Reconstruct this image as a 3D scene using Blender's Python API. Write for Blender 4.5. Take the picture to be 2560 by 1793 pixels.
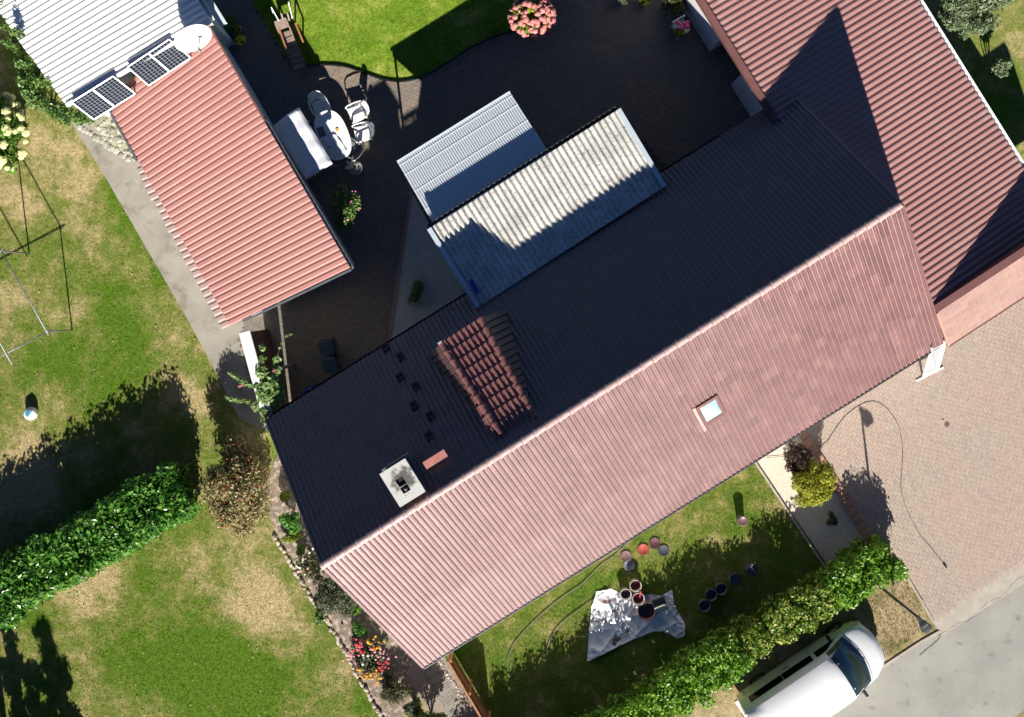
import bpy, math, random
import numpy as np
from mathutils import Vector, Matrix

for o in list(bpy.data.objects):
    bpy.data.objects.remove(o)
S = bpy.context.scene
C = S.collection
random.seed(7)
RNG = np.random.default_rng(7)

# ------------------------------------------------------------------ camera, sky, sun, exposure
H = 38.9                    # flying height of the drone
F = 3000.0                  # focal length in photograph pixels (2560 wide)
NX, NY = 1300.0, 740.0      # pixel straight below the drone
cd = bpy.data.cameras.new('camera'); cam = bpy.data.objects.new('camera', cd); C.objects.link(cam)
cam.location = (0, 0, H); cam.rotation_euler = (0, 0, 0)
cd.sensor_width = 36; cd.lens = 36 * F / 2560
cd.shift_x = (1280 - NX) / 2560; cd.shift_y = -(896.5 - NY) / 2560
cd.clip_end = 400
S.camera = cam

SUN_T = 0.61                                    # tan of the sun's elevation
ELEV = math.atan(SUN_T)
TO_SUN_H = Vector((0.117, -0.993, 0)).normalized()
TO_SUN = TO_SUN_H * math.cos(ELEV) + Vector((0, 0, math.sin(ELEV)))
w = bpy.data.worlds.new('World'); S.world = w; w.use_nodes = True
wn = w.node_tree
sky = wn.nodes.new('ShaderNodeTexSky'); sky.sky_type = 'NISHITA'; sky.sun_disc = False
sky.sun_elevation = ELEV; sky.sun_rotation = math.atan2(TO_SUN.x, TO_SUN.y)
sky.air_density = 0.65; sky.dust_density = 0.0; sky.ozone_density = 8.0; sky.altitude = 4000
bg = wn.nodes['Background']; bg.inputs['Strength'].default_value = 0.05
wn.links.new(sky.outputs[0], bg.inputs[0])
sl = bpy.data.lights.new('sun', 'SUN'); sl.energy = 5.0; sl.angle = math.radians(0.5); sl.color = (1.0, 0.945, 0.86)
so = bpy.data.objects.new('sun', sl); C.objects.link(so)
so.rotation_euler = (-TO_SUN).to_track_quat('-Z', 'Y').to_euler(); so.location = (5, -30, 30)
S.view_settings.view_transform = 'Standard'; S.view_settings.look = 'None'
S.view_settings.exposure = 0.95; S.view_settings.gamma = 1
S.cycles.max_bounces = 5; S.cycles.diffuse_bounces = 2; S.cycles.glossy_bounces = 2; S.cycles.transmission_bounces = 3; S.cycles.transparent_max_bounces = 6
S.cycles.sample_clamp_indirect = 4

# ------------------------------------------------------------------ helpers
def P(px, py, z=0.0):
    k = (H - z) / F
    return Vector(((px - NX) * k, -(py - NY) * k, z))

U3 = Vector((0.8484, 0.5294, 0)).normalized()       # along the ridge
V3 = Vector((0.5294, -0.8484, 0)).normalized()      # down the street side
OFF = {}

def link(o):
    C.objects.link(o); return o

def tag(o, label=None, cat=None, group=None, kind=None):
    if label: o['label'] = label
    if cat: o['category'] = cat
    if group: o['group'] = group
    if kind: o['kind'] = kind
    return o

def thing(name, label, cat, loc, group=None):
    o = bpy.data.objects.new(name, None); link(o)
    o.empty_display_size = 0.2
    o.location = loc; OFF[o.name] = Vector(loc)
    return tag(o, label, cat, group)

def setup(o, parent, loc=None):
    if parent is not None:
        o.parent = parent
        OFF[o.name] = OFF[parent.name].copy()
    else:
        OFF[o.name] = Vector((0, 0, 0))
    return o

def mesh_np(name, verts, faces, m, parent=None, smooth=False):
    """verts in world space (N,3); faces (M,k) array or list"""
    verts = np.asarray(verts, dtype=np.float64)
    off = np.array(OFF[parent.name]) if parent is not None else np.zeros(3)
    verts = verts - off
    me = bpy.data.meshes.new(name)
    if isinstance(faces, np.ndarray):
        n, k = faces.shape
        me.vertices.add(len(verts)); me.vertices.foreach_set('co', verts.astype(np.float32).ravel())
        me.loops.add(n * k); me.loops.foreach_set('vertex_index', faces.astype(np.int32).ravel())
        me.polygons.add(n)
        me.polygons.foreach_set('loop_start', np.arange(0, n * k, k, dtype=np.int32))
        me.update(calc_edges=True)
        me.shade_flat()
    else:
        me.from_pydata([tuple(v) for v in verts], [], faces); me.update()
    if smooth:
        me.polygons.foreach_set('use_smooth', np.ones(len(me.polygons), dtype=bool))
    if m is not None: me.materials.append(m)
    o = bpy.data.objects.new(name, me); link(o)
    return setup(o, parent)

class MB:
    def __init__(s): s.v = []; s.f = []
    def add(s, vs, fs):
        n = len(s.v); s.v += [tuple(v) for v in vs]; s.f += [tuple(i + n for i in f) for f in fs]; return s
    def box(s, c, ax, ay, az):
        """c centre, ax ay az half-extent vectors"""
        c, ax, ay, az = Vector(c), Vector(ax), Vector(ay), Vector(az)
        vs = [c + ax * i + ay * j + az * k for k in (-1, 1) for j in (-1, 1) for i in (-1, 1)]
        return s.add(vs, [(0, 2, 3, 1), (4, 5, 7, 6), (0, 1, 5, 4), (2, 6, 7, 3), (0, 4, 6, 2), (1, 3, 7, 5)])
    def bar(s, a, b, w, h=None, up=(0, 0, 1)):
        """rectangular bar from a to b"""
        a, b = Vector(a), Vector(b); d = (b - a); L = d.length; d = d / L
        h = h or w; up = Vector(up)
        if abs(d.dot(up)) > 0.98: up = Vector((1, 0, 0))
        x = d.cross(up).normalized(); y = x.cross(d).normalized()
        return s.box((a + b) / 2, x * w / 2, y * h / 2, d * L / 2)
    def tube(s, pts, r, n=8, cap=True):
        pts = [Vector(p) for p in pts]; rs = r if isinstance(r, (list, tuple)) else [r] * len(pts)
        rings = []; prev = None
        for i, p in enumerate(pts):
            d = (pts[min(i + 1, len(pts) - 1)] - pts[max(i - 1, 0)]).normalized()
            if prev is None:
                up = Vector((0, 0, 1)) if abs(d.z) < 0.9 else Vector((1, 0, 0))
                x = d.cross(up).normalized()
            else:
                x = (prev - d * prev.dot(d)).normalized()
            prev = x; y = d.cross(x)
            rings.append([p + (x * math.cos(2 * math.pi * k / n) + y * math.sin(2 * math.pi * k / n)) * rs[i] for k in range(n)])
        vs = [v for rg in rings for v in rg]; fs = []
        for i in range(len(pts) - 1):
            for k in range(n):
                a = i * n + k; b = i * n + (k + 1) % n
                fs.append((a, b, b + n, a + n))
        if cap:
            fs.append(tuple(range(n - 1, -1, -1))); m = (len(pts) - 1) * n; fs.append(tuple(range(m, m + n)))
        return s.add(vs, fs)
    def lathe(s, c, prof, n=20, axis=(0, 0, 1), closed=False):
        """prof list of (r, h) along axis from c"""
        c = Vector(c); ax = Vector(axis).normalized()
        t = Vector((1, 0, 0)) if abs(ax.x) < 0.9 else Vector((0, 1, 0))
        x = (t - ax * t.dot(ax)).normalized(); y = ax.cross(x)
        vs = []; fs = []
        for r, h in prof:
            for k in range(n):
                a = 2 * math.pi * k / n
                vs.append(c + ax * h + (x * math.cos(a) + y * math.sin(a)) * max(r, 1e-4))
        for i in range(len(prof) - 1):
            for k in range(n):
                a = i * n + k; b = i * n + (k + 1) % n
                fs.append((a, b, b + n, a + n))
        return s.add(vs, fs)
    def prism(s, pts, z0, z1):
        n = len(pts)
        vs = [(p[0], p[1], z0) for p in pts] + [(p[0], p[1], z1) for p in pts]
        ar = sum(pts[i][0] * pts[(i + 1) % n][1] - pts[(i + 1) % n][0] * pts[i][1] for i in range(n))
        top = tuple(range(n, 2 * n)); bot = tuple(range(n - 1, -1, -1))
        fs = [(i, (i + 1) % n, n + (i + 1) % n, n + i) for i in range(n)]
        if ar < 0:
            top = top[::-1]; bot = bot[::-1]; fs = [f[::-1] for f in fs]
        return s.add(vs, [top, bot] + fs)
    def build(s, name, m, parent=None, smooth=False):
        return mesh_np(name, s.v, s.f, m, parent, smooth)

def bevel(o, wd=0.01, seg=1):
    b = o.modifiers.new('bevel', 'BEVEL'); b.width = wd; b.segments = seg; b.limit_method = 'ANGLE'
    return o

def copy_tree(o, delta, parent=None):
    c = o.copy(); link(c)
    if parent is None:
        c.location = Vector(o.location) + Vector(delta); OFF[c.name] = OFF[o.name] + Vector(delta)
    else:
        c.parent = parent; OFF[c.name] = OFF[parent.name].copy()
    for ch in list(o.children): copy_tree(ch, delta, c)
    return c

def inpoly(x, y, poly):
    x = np.asarray(x); y = np.asarray(y); r = np.zeros(x.shape, bool); n = len(poly)
    for i in range(n):
        x1, y1 = poly[i][0], poly[i][1]; x2, y2 = poly[(i + 1) % n][0], poly[(i + 1) % n][1]
        if y1 == y2: continue
        c = ((y1 > y) != (y2 > y)) & (x < (x2 - x1) * (y - y1) / (y2 - y1) + x1)
        r ^= c
    return r

def pxpoly(pts, z=0.0):
    return [P(a, b, z) for a, b in pts]

def sheet(name, pts, z, m, kind='structure', parent=None):
    o = mesh_np(name, [P(a, b, 0).to_tuple()[:2] + (z,) for a, b in pts], [tuple(range(len(pts)))] , m, parent)
    if o.data.polygons[0].normal.z < 0: o.data.flip_normals()
    return tag(o, kind=kind) if parent is None else o

def smoothpts(pts, n=6):
    """Catmull-Rom through pixel points"""
    out = []
    for i in range(len(pts) - 1):
        p0 = pts[max(i - 1, 0)]; p1 = pts[i]; p2 = pts[i + 1]; p3 = pts[min(i + 2, len(pts) - 1)]
        for k in range(n):
            t = k / n
            out.append(tuple(0.5 * (2 * b + (c - a) * t + (2 * a - 5 * b + 4 * c - d) * t * t + (3 * b - a - 3 * c + d) * t ** 3)
                             for a, b, c, d in zip(p0, p1, p2, p3)))
    out.append(tuple(pts[-1])); return out

# ------------------------------------------------------------------ materials
def newmat(name):
    m = bpy.data.materials.new(name); m.use_nodes = True
    nt = m.node_tree; b = nt.nodes['Principled BSDF']
    return m, nt, b

def nd(nt, t, **kw):
    n = nt.nodes.new(t)
    for k, v in kw.items(): setattr(n, k, v)
    return n

def rgba(c): return (c[0], c[1], c[2], 1)

def mixc(nt, fac, a, b, blend='MIX'):
    n = nd(nt, 'ShaderNodeMix', data_type='RGBA', blend_type=blend)
    for i, v in ((0, fac), (6, a), (7, b)):
        if isinstance(v, (int, float)): n.inputs[i].default_value = v
        elif isinstance(v, (tuple, list)): n.inputs[i].default_value = rgba(v)
        else: nt.links.new(v, n.inputs[i])
    return n.outputs[2]

def math_(nt, op, a, b=0.0, c=None, clamp=False):
    n = nd(nt, 'ShaderNodeMath', operation=op, use_clamp=clamp)
    for i, v in enumerate((a, b, c)):
        if v is None: continue
        if isinstance(v, (int, float)): n.inputs[i].default_value = v
        else: nt.links.new(v, n.inputs[i])
    return n.outputs[0]

def noise(nt, scale, detail=4, rough=0.55, vec=None, dist=0.0):
    n = nd(nt, 'ShaderNodeTexNoise'); n.inputs['Scale'].default_value = scale
    n.inputs['Detail'].default_value = detail; n.inputs['Roughness'].default_value = rough; n.inputs['Distortion'].default_value = dist
    if vec is None: vec = nd(nt, 'ShaderNodeNewGeometry').outputs['Position']
    nt.links.new(vec, n.inputs['Vector'])
    return n.outputs['Fac']

def remap(nt, v, a, b, c=0.0, d=1.0, smooth=False):
    n = nd(nt, 'ShaderNodeMapRange'); n.interpolation_type = 'SMOOTHSTEP' if smooth else 'LINEAR'
    nt.links.new(v, n.inputs[0])
    for i, x in enumerate((a, b, c, d)): n.inputs[i + 1].default_value = x
    return n.outputs[0]

def bump(nt, b, h, strength=0.3, dist=0.02):
    n = nd(nt, 'ShaderNodeBump'); n.inputs['Strength'].default_value = strength; n.inputs['Distance'].default_value = dist
    nt.links.new(h, n.inputs['Height']); nt.links.new(n.outputs[0], b.inputs['Normal'])

def rnd(nt):
    g = nd(nt, 'ShaderNodeNewGeometry'); o = nd(nt, 'ShaderNodeObjectInfo')
    s = math_(nt, 'ADD', g.outputs['Random Per Island'], o.outputs['Random'])
    return math_(nt, 'FRACT', s)

def M(name, c1, c2=None, scale=3.0, rough=0.6, spec=0.5, metal=0.0, bmp=0.0, bscale=40.0, spots=None, sscale=12.0, srange=(0.62, 0.72)):
    m, nt, b = newmat(name)
    b.inputs['Roughness'].default_value = rough; b.inputs['Metallic'].default_value = metal
    b.inputs['Specular IOR Level'].default_value = spec
    if c2 is None: c2 = tuple(x * 0.82 for x in c1)
    f = remap(nt, noise(nt, scale, 3), 0.35, 0.65)
    col = mixc(nt, f, c1, c2)
    if spots is not None:
        sf = remap(nt, noise(nt, sscale, 4, 0.6), srange[0], srange[1])
        col = mixc(nt, sf, col, spots)
    nt.links.new(col, b.inputs['Base Color'])
    if bmp: bump(nt, b, noise(nt, bscale, 3), bmp, 0.02)
    return m

def PIECE(name, cols, rough=0.5, spec=0.5, wear=None, wscale=0.8, wr=(0.45, 0.7), grain=25.0, bmp=0.1, var=0.25):
    """pieces with a colour each (tiles, pavers, stones), plus shared weathering"""
    m, nt, b = newmat(name)
    r = rnd(nt)
    ramp = nd(nt, 'ShaderNodeValToRGB'); ramp.color_ramp.interpolation = 'LINEAR'
    el = ramp.color_ramp.elements
    while len(el) < len(cols): el.new(0.5)
    for i, c in enumerate(cols):
        el[i].position = i / max(1, len(cols) - 1); el[i].color = rgba(c)
    nt.links.new(r, ramp.inputs[0])
    col = ramp.outputs[0]
    if wear is not None:
        f = remap(nt, noise(nt, wscale, 4, 0.6), wr[0], wr[1])
        col = mixc(nt, f, col, wear)
    g = remap(nt, noise(nt, grain, 4, 0.65), 0.3, 0.7, 1 - var, 1 + var)
    sc = nd(nt, 'ShaderNodeVectorMath', operation='SCALE')
    nt.links.new(col, sc.inputs[0]); nt.links.new(g, sc.inputs['Scale'])
    nt.links.new(sc.outputs[0], b.inputs['Base Color'])
    b.inputs['Roughness'].default_value = rough; b.inputs['Specular IOR Level'].default_value = spec
    if bmp: bump(nt, b, noise(nt, grain * 2, 3), bmp, 0.01)
    return m

def LEAF(name, cols, rough=0.45, trans=0.3, tcol=None):
    m, nt, b = newmat(name)
    r = nd(nt, 'ShaderNodeNewGeometry').outputs['Random Per Island']
    ramp = nd(nt, 'ShaderNodeValToRGB'); el = ramp.color_ramp.elements
    while len(el) < len(cols): el.new(0.5)
    for i, c in enumerate(cols):
        el[i].position = i / max(1, len(cols) - 1); el[i].color = rgba(c)
    nt.links.new(r, ramp.inputs[0])
    nt.links.new(ramp.outputs[0], b.inputs['Base Color'])
    b.inputs['Roughness'].default_value = rough; b.inputs['Specular IOR Level'].default_value = 0.4
    t = nd(nt, 'ShaderNodeBsdfTranslucent'); nt.links.new(ramp.outputs[0], t.inputs[0])
    mx = nd(nt, 'ShaderNodeMixShader'); mx.inputs[0].default_value = trans
    nt.links.new(b.outputs[0], mx.inputs[1]); nt.links.new(t.outputs[0], mx.inputs[2])
    nt.links.new(mx.outputs[0], nt.nodes['Material Output'].inputs[0])
    return m

def GRASS(name, lush, mid, dry, bias=0.0, spots=(), scale=0.55, blades=False):
    """spots: (world x, y, radius, amount) real patches of lush (+) or dry (-) turf"""
    m, nt, b = newmat(name)
    pos = nd(nt, 'ShaderNodeNewGeometry').outputs['Position']
    f = remap(nt, noise(nt, scale, 3, 0.6, pos), 0.3, 0.7, 0.08, 0.8)
    f2 = remap(nt, noise(nt, 2.6, 4, 0.65, pos), 0.32, 0.68, -0.2, 0.2)
    f = math_(nt, 'ADD', math_(nt, 'ADD', f, f2), bias)
    for (x, y, r, a) in spots:
        d = nd(nt, 'ShaderNodeVectorMath', operation='DISTANCE')
        nt.links.new(pos, d.inputs[0]); d.inputs[1].default_value = (x, y, 0)
        f = math_(nt, 'ADD', f, remap(nt, d.outputs['Value'], r * 0.2, r, a, 0.0, True))
    ramp = nd(nt, 'ShaderNodeValToRGB'); el = ramp.color_ramp.elements
    el[0].position = 0.12; el[0].color = rgba(dry); el[1].position = 0.85; el[1].color = rgba(lush)
    e = el.new(0.48); e.color = rgba(mid)
    nt.links.new(f, ramp.inputs[0])
    n3 = remap(nt, noise(nt, 14, 4, 0.7, pos), 0.25, 0.75, 0.72, 1.28)
    n4 = remap(nt, noise(nt, 7, 3, 0.6, pos), 0.3, 0.7, 0.8, 1.2)
    g = math_(nt, 'MULTIPLY', n3, n4)
    if blades:
        g = math_(nt, 'MULTIPLY', g, remap(nt, nd(nt, 'ShaderNodeNewGeometry').outputs['Random Per Island'], 0, 1, 0.85, 1.25))
    sc = nd(nt, 'ShaderNodeVectorMath', operation='SCALE')
    nt.links.new(ramp.outputs[0], sc.inputs[0]); nt.links.new(g, sc.inputs['Scale'])
    nt.links.new(sc.outputs[0], b.inputs['Base Color'])
    b.inputs['Roughness'].default_value = 0.9; b.inputs['Specular IOR Level'].default_value = 0.15
    if not blades: bump(nt, b, noise(nt, 30, 4, 0.7, pos), 0.7, 0.03)
    return m

# ------------------------------------------------------------------ foliage
def leaf_mesh(pos, nrm, size, seed, elong=1.5, jitter=0.35):
    """diamond leaves (folded) at positions with normals; returns verts, faces"""
    rg = np.random.default_rng(seed); n = len(pos)
    nrm = nrm + rg.normal(0, jitter, (n, 3)); nrm /= np.linalg.norm(nrm, axis=1)[:, None] + 1e-9
    t = rg.normal(0, 1, (n, 3)); t -= (t * nrm).sum(1)[:, None] * nrm; t /= np.linalg.norm(t, axis=1)[:, None] + 1e-9
    bt = np.cross(nrm, t)
    s = size * rg.uniform(0.6, 1.25, n)[:, None]
    L = t * s * elong * 0.5; W = bt * s * 0.42; K = nrm * s * 0.12
    v = np.stack([pos - L, pos + W + K - L * 0.1, pos + L, pos - W + K - L * 0.1], 1).reshape(-1, 3)
    i = np.arange(n)[:, None] * 4
    f = np.concatenate([i + np.array([[0, 1, 2]]), i + np.array([[0, 2, 3]])], 0)
    return v, f

def blob_points(blobs, n, seed, hollow=0.5, up=0.35, low=-1.0):
    rg = np.random.default_rng(seed)
    bl = np.array(blobs, float); vol = bl[:, 3] * bl[:, 4] * bl[:, 5]; p = vol ** 0.75; p /= p.sum()
    idx = rg.choice(len(bl), n, p=p); b = bl[idx]
    d = rg.normal(0, 1, (n, 3)); d /= np.linalg.norm(d, axis=1)[:, None]
    d[:, 2] = np.where(d[:, 2] < low, -d[:, 2], d[:, 2])
    r = hollow + (1 - hollow) * rg.uniform(0, 1, n) ** 0.6
    pos = b[:, :3] + d * r[:, None] * b[:, 3:6]
    nr = d / b[:, 3:6]; nr /= np.linalg.norm(nr, axis=1)[:, None]
    nr[:, 2] += up
    k = pos[:, 2] > 0.02
    return pos[k], nr[k]

def crown(name, parent, blobs, n, size, m, seed, hollow=0.5, elong=1.5, jitter=0.4, up=0.35, kind=None):
    pos, nr = blob_points(blobs, n, seed, hollow, up)
    v, f = leaf_mesh(pos, nr, size, seed + 1, elong, jitter)
    return mesh_np(name, v, f, m, parent)

def clumps(c, r, n, seed, small=0.38, flat=1.0):
    """ellipsoid crown broken into clumps"""
    rg = np.random.default_rng(seed); out = []
    c = np.array(c, float); r = np.array(r, float)
    for _ in range(n):
        d = rg.normal(0, 1, 3); d /= np.linalg.norm(d); d[2] = abs(d[2]) * flat if rg.random() < 0.7 else d[2]
        q = rg.uniform(0.45, 0.85)
        s = r * small * rg.uniform(0.7, 1.25)
        out.append(tuple(c + d * r * q) + tuple(s))
    out.append(tuple(c) + tuple(r * 0.62))
    return out

def stems(name, parent, base, tips, m, r0=0.03, r1=0.008):
    mb = MB()
    for t in tips:
        b = Vector(base); t = Vector(t)
        mid = b.lerp(t, 0.5) + Vector((random.uniform(-.05, .05), random.uniform(-.05, .05), 0.06))
        mb.tube([b, mid, t], [r0, (r0 + r1) / 2, r1], 6)
    return mb.build(name, m, parent, True)

ICO = None
def balls(name, pts, r, m, parent, squash=0.7, seed=0):
    """small rounded flower heads: low-poly irregular domes"""
    rg = np.random.default_rng(seed)
    n = 7; rings = [(1.0, -0.35), (0.95, 0.15), (0.6, 0.75)]
    V = []; Fc = []
    for p in pts:
        s = r * rg.uniform(0.7, 1.25); a0 = rg.uniform(0, 6); base = len(V)
        for rr, hh in rings:
            for k in range(n):
                a = a0 + 2 * math.pi * k / n; j = rg.uniform(0.82, 1.15)
                V.append((p[0] + math.cos(a) * rr * s * j, p[1] + math.sin(a) * rr * s * j, p[2] + hh * s * squash))
        V.append((p[0], p[1], p[2] + s * squash))
        for i in range(2):
            for k in range(n):
                Fc.append((base + i * n + k, base + i * n + (k + 1) % n, base + (i + 1) * n + (k + 1) % n, base + (i + 1) * n + k))
        for k in range(n): Fc.append((base + 2 * n + k, base + 2 * n + (k + 1) % n, base + 3 * n))
    return mesh_np(name, V, Fc, m, parent)

# corrugated / profiled sheets --------------------------------------------------
def profiled(name, a0, a1, b0, b1, period, prof, m, parent, segs=1, thick=0.006, sag=0.0, jag=0.0, seed=0):
    """ribs run from edge (a0..a1) to edge (b0..b1); prof = [(x 0..1, z metres)...] one period"""
    a0, a1, b0, b1 = map(Vector, (a0, a1, b0, b1))
    W = ((a1 - a0).length + (b1 - b0).length) / 2; n = max(1, round(W / period)); rg = np.random.default_rng(seed)
    xs = [((i + x) / n, z) for i in range(n) for x, z in prof] + [(1.0, prof[0][1])]
    nrm = (a1 - a0).cross(b0 - a0).normalized()
    if nrm.z < 0: nrm = -nrm
    V = []; Fc = []
    dirn = (b0 - a0).normalized()
    for j in range(segs + 1):
        t = j / segs
        for s, z in xs:
            p = a0.lerp(a1, s).lerp(b0.lerp(b1, s), t) + nrm * z
            V.append(p)
    k = len(xs)
    for j in range(segs):
        for i in range(k - 1):
            Fc.append((j * k + i, j * k + i + 1, (j + 1) * k + i + 1, (j + 1) * k + i))
    o = mesh_np(name, V, Fc, m, parent)
    if o.data.polygons[0].normal.dot(nrm) < 0: o.data.flip_normals()
    sm = o.modifiers.new('thickness', 'SOLIDIFY'); sm.thickness = thick; sm.offset = -1
    return o

WAVE = [(i / 8, 0.0255 * (1 + math.cos(2 * math.pi * i / 8)) - 0.02) for i in range(8)]
def wave(amp): return [(i / 8, amp * math.cos(2 * math.pi * i / 8)) for i in range(8)]
TRAP = [(0.0, 0.0), (0.1, 0.0), (0.22, 0.02), (0.5, 0.022), (0.78, 0.02), (0.9, 0.0)]

# ------------------------------------------------------------------ palette
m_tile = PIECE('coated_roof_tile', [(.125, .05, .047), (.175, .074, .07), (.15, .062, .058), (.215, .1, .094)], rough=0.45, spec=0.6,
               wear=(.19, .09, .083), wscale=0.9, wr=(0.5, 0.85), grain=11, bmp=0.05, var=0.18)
m_tile_shade = PIECE('shaded_roof_tile', [(.095, .05, .052), (.115, .062, .062), (.105, .055, .056), (.125, .07, .07)], rough=0.42, spec=1.0,
               wear=(.11, .07, .07), wscale=0.9, wr=(0.5, 0.8), grain=11, bmp=0.05, var=0.2)  # darker copy of the tile: shade of yard slope and dormer sides painted in
m_tile_dormer = PIECE('dormer_roof_tile', [(.2, .085, .078), (.24, .105, .095), (.22, .095, .088)], rough=0.45, spec=0.5, grain=11, bmp=0.05)
def sheen_and_coat(m):
    # street-side sun sheen painted into the base colour, plus a band of coating
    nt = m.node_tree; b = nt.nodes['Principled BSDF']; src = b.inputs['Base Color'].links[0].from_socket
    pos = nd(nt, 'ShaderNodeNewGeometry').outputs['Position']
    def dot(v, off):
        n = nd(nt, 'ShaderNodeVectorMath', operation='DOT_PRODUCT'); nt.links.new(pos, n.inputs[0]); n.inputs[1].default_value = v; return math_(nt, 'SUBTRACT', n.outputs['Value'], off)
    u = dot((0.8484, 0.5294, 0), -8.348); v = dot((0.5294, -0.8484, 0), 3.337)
    # painted sheen: paler towards the left end; paler coating band along the left eave
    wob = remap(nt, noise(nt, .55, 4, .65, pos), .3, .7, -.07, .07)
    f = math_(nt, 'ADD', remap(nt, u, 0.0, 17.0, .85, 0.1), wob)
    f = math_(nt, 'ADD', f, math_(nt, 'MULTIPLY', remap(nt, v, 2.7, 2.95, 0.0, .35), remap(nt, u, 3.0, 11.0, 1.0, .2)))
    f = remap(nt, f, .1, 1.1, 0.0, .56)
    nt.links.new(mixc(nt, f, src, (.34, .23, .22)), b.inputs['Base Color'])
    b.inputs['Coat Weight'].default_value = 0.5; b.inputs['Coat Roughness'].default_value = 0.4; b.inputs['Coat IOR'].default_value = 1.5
sheen_and_coat(m_tile)
m_ridge = PIECE('ridge_tile_clay', [(.42, .29, .27), (.5, .36, .34), (.46, .32, .3)], rough=0.42, grain=14)
m_wall = M('white_render', (.72, .72, .70), (.64, .64, .62), 1.5, 0.85, bmp=0.15, bscale=60)
m_under = M('dark_underlay', (.03, .028, .027), rough=0.9)
m_zinc = M('zinc_gutter', (.33, .35, .37), (.25, .27, .28), 4, 0.38, metal=0.7)
m_gutdark = M('dark_gutter', (.05, .05, .05), (.03, .03, .03), 4, 0.45, metal=0.4)
m_fib = M('fibre_cement', (.7, .685, .62), (.5, .49, .45), 1.6, 0.85, spots=(.2, .2, .19), sscale=13, srange=(0.53, 0.72), bmp=0.4, bscale=50)
m_fib2 = M('fibre_cement_pale', (.95, .935, .89), (.9, .885, .84), 1.0, 0.8, spots=(.33, .32, .3), sscale=9, srange=(0.68, 0.78), bmp=0.2, bscale=40)
m_shed = M('salmon_sheet_metal', (.50, .235, .20), (.46, .215, .185), 0.6, 0.5, bmp=0.05, spots=(.54, .28, .25), sscale=2.2, srange=(0.6, 0.75))
m_shedpale = M('faded_sheet_edge', (.47, .33, .29), (.43, .3, .265), 2, 0.5)
m_annex = M('dusty_red_sheet_metal', (.37, .195, .175), (.34, .175, .16), 0.5, 0.5, spots=(.38, .23, .21), sscale=1.6, srange=(0.55, 0.72))
m_fascia = M('brown_red_fascia', (.17, .075, .07), (.14, .06, .055), 3, 0.55)
m_white = M('white_plastic', (.82, .83, .84), (.78, .79, .8), 3, 0.4)
m_whitepaint = M('white_painted_metal', (.8, .8, .8), (.74, .74, .74), 4, 0.35)
m_trimblue = M('pale_verge_trim', (.55, .62, .68), (.5, .57, .63), 3, 0.45)
m_conc = M('concrete', (.33, .305, .255), (.27, .25, .21), 1.2, 0.9, spots=(.17, .155, .125), sscale=1.6, srange=(0.52, 0.72), bmp=0.35, bscale=45)
m_soil = M('garden_soil', (.26, .2, .15), (.17, .13, .1), 5, 0.95, spots=(.47, .38, .3), sscale=6, srange=(0.5, 0.64), bmp=0.8, bscale=30)
m_gravelw = M('cream_gravel', (.72, .64, .52), (.58, .5, .4), 14, 0.9, bmp=0.9, bscale=45, spots=(.3, .26, .21), sscale=35, srange=(0.58, 0.7))
m_wood = M('weathered_wood', (.3, .22, .19), (.22, .155, .13), 8, 0.75)
m_orangewood = M('oiled_wood', (.42, .18, .07), (.3, .12, .05), 8, 0.6)
m_black = M('black_plastic', (.02, .02, .022), (.014, .014, .015), 5, 0.4)
m_dark = M('dark_metal', (.06, .07, .075), (.04, .045, .05), 5, 0.5, metal=0.3)
m_grey = M('grey_tube', (.2, .22, .24), (.16, .17, .19), 5, 0.45, metal=0.4)
m_bark = M('bark', (.1, .075, .055), (.06, .045, .03), 12, 0.9, bmp=0.5)
m_asph = M('old_asphalt', (.335, .325, .288), (.285, .276, .248), 0.9, 0.88, spots=(.2, .195, .18), sscale=2.6, srange=(0.58, 0.8), bmp=0.5, bscale=90)
m_kerb = M('pale_kerb_concrete', (.42, .38, .32), (.36, .32, .27), 3, 0.9, bmp=0.3)
m_brick = M('red_edging_brick', (.43, .24, .175), (.36, .19, .14), 4, 0.85, bmp=0.2)
m_terra = M('terracotta', (.34, .13, .07), (.27, .1, .06), 6, 0.7)
m_bluepot = M('blue_glazed_pot', (.02, .035, .22), (.015, .03, .17), 4, 0.2)
m_binlid = M('bin_plastic', (.035, .065, .085), (.03, .055, .07), 4, 0.45)
m_bluebin = M('blue_plastic', (.02, .05, .4), (.02, .04, .3), 4, 0.4)

m_pav_drive = PIECE('driveway_paver', [(.375, .315, .255), (.405, .325, .27), (.395, .335, .27), (.355, .295, .245), (.41, .315, .265)], rough=0.85, spec=0.25,
                    wear=(.43, .315, .26), wscale=0.35, wr=(0.42, 0.72), grain=9, bmp=0.2, var=0.13)
m_pav_court = PIECE('courtyard_paver', [(.215, .175, .135), (.25, .195, .15), (.2, .165, .135), (.26, .195, .145)], rough=0.85, spec=0.25,
                    wear=(.16, .155, .145), wscale=0.3, wr=(0.45, 0.65), grain=9, bmp=0.2, var=0.2)
m_sand = M('joint_sand', (.3, .245, .2), (.26, .21, .17), 10, 0.95)
m_sand2 = M('dark_joint_sand', (.12, .09, .07), (.1, .075, .06), 10, 0.95)
m_stone = PIECE('pale_edging_stone', [(.46, .37, .3), (.55, .46, .38), (.4, .32, .27), (.6, .54, .47)], rough=0.85, spec=0.2, grain=8, bmp=0.4)
m_rock = PIECE('pale_rock', [(.34, .33, .27), (.45, .43, .37), (.27, .27, .21)], rough=0.9, spec=0.2, grain=8, bmp=0.5)

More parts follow.
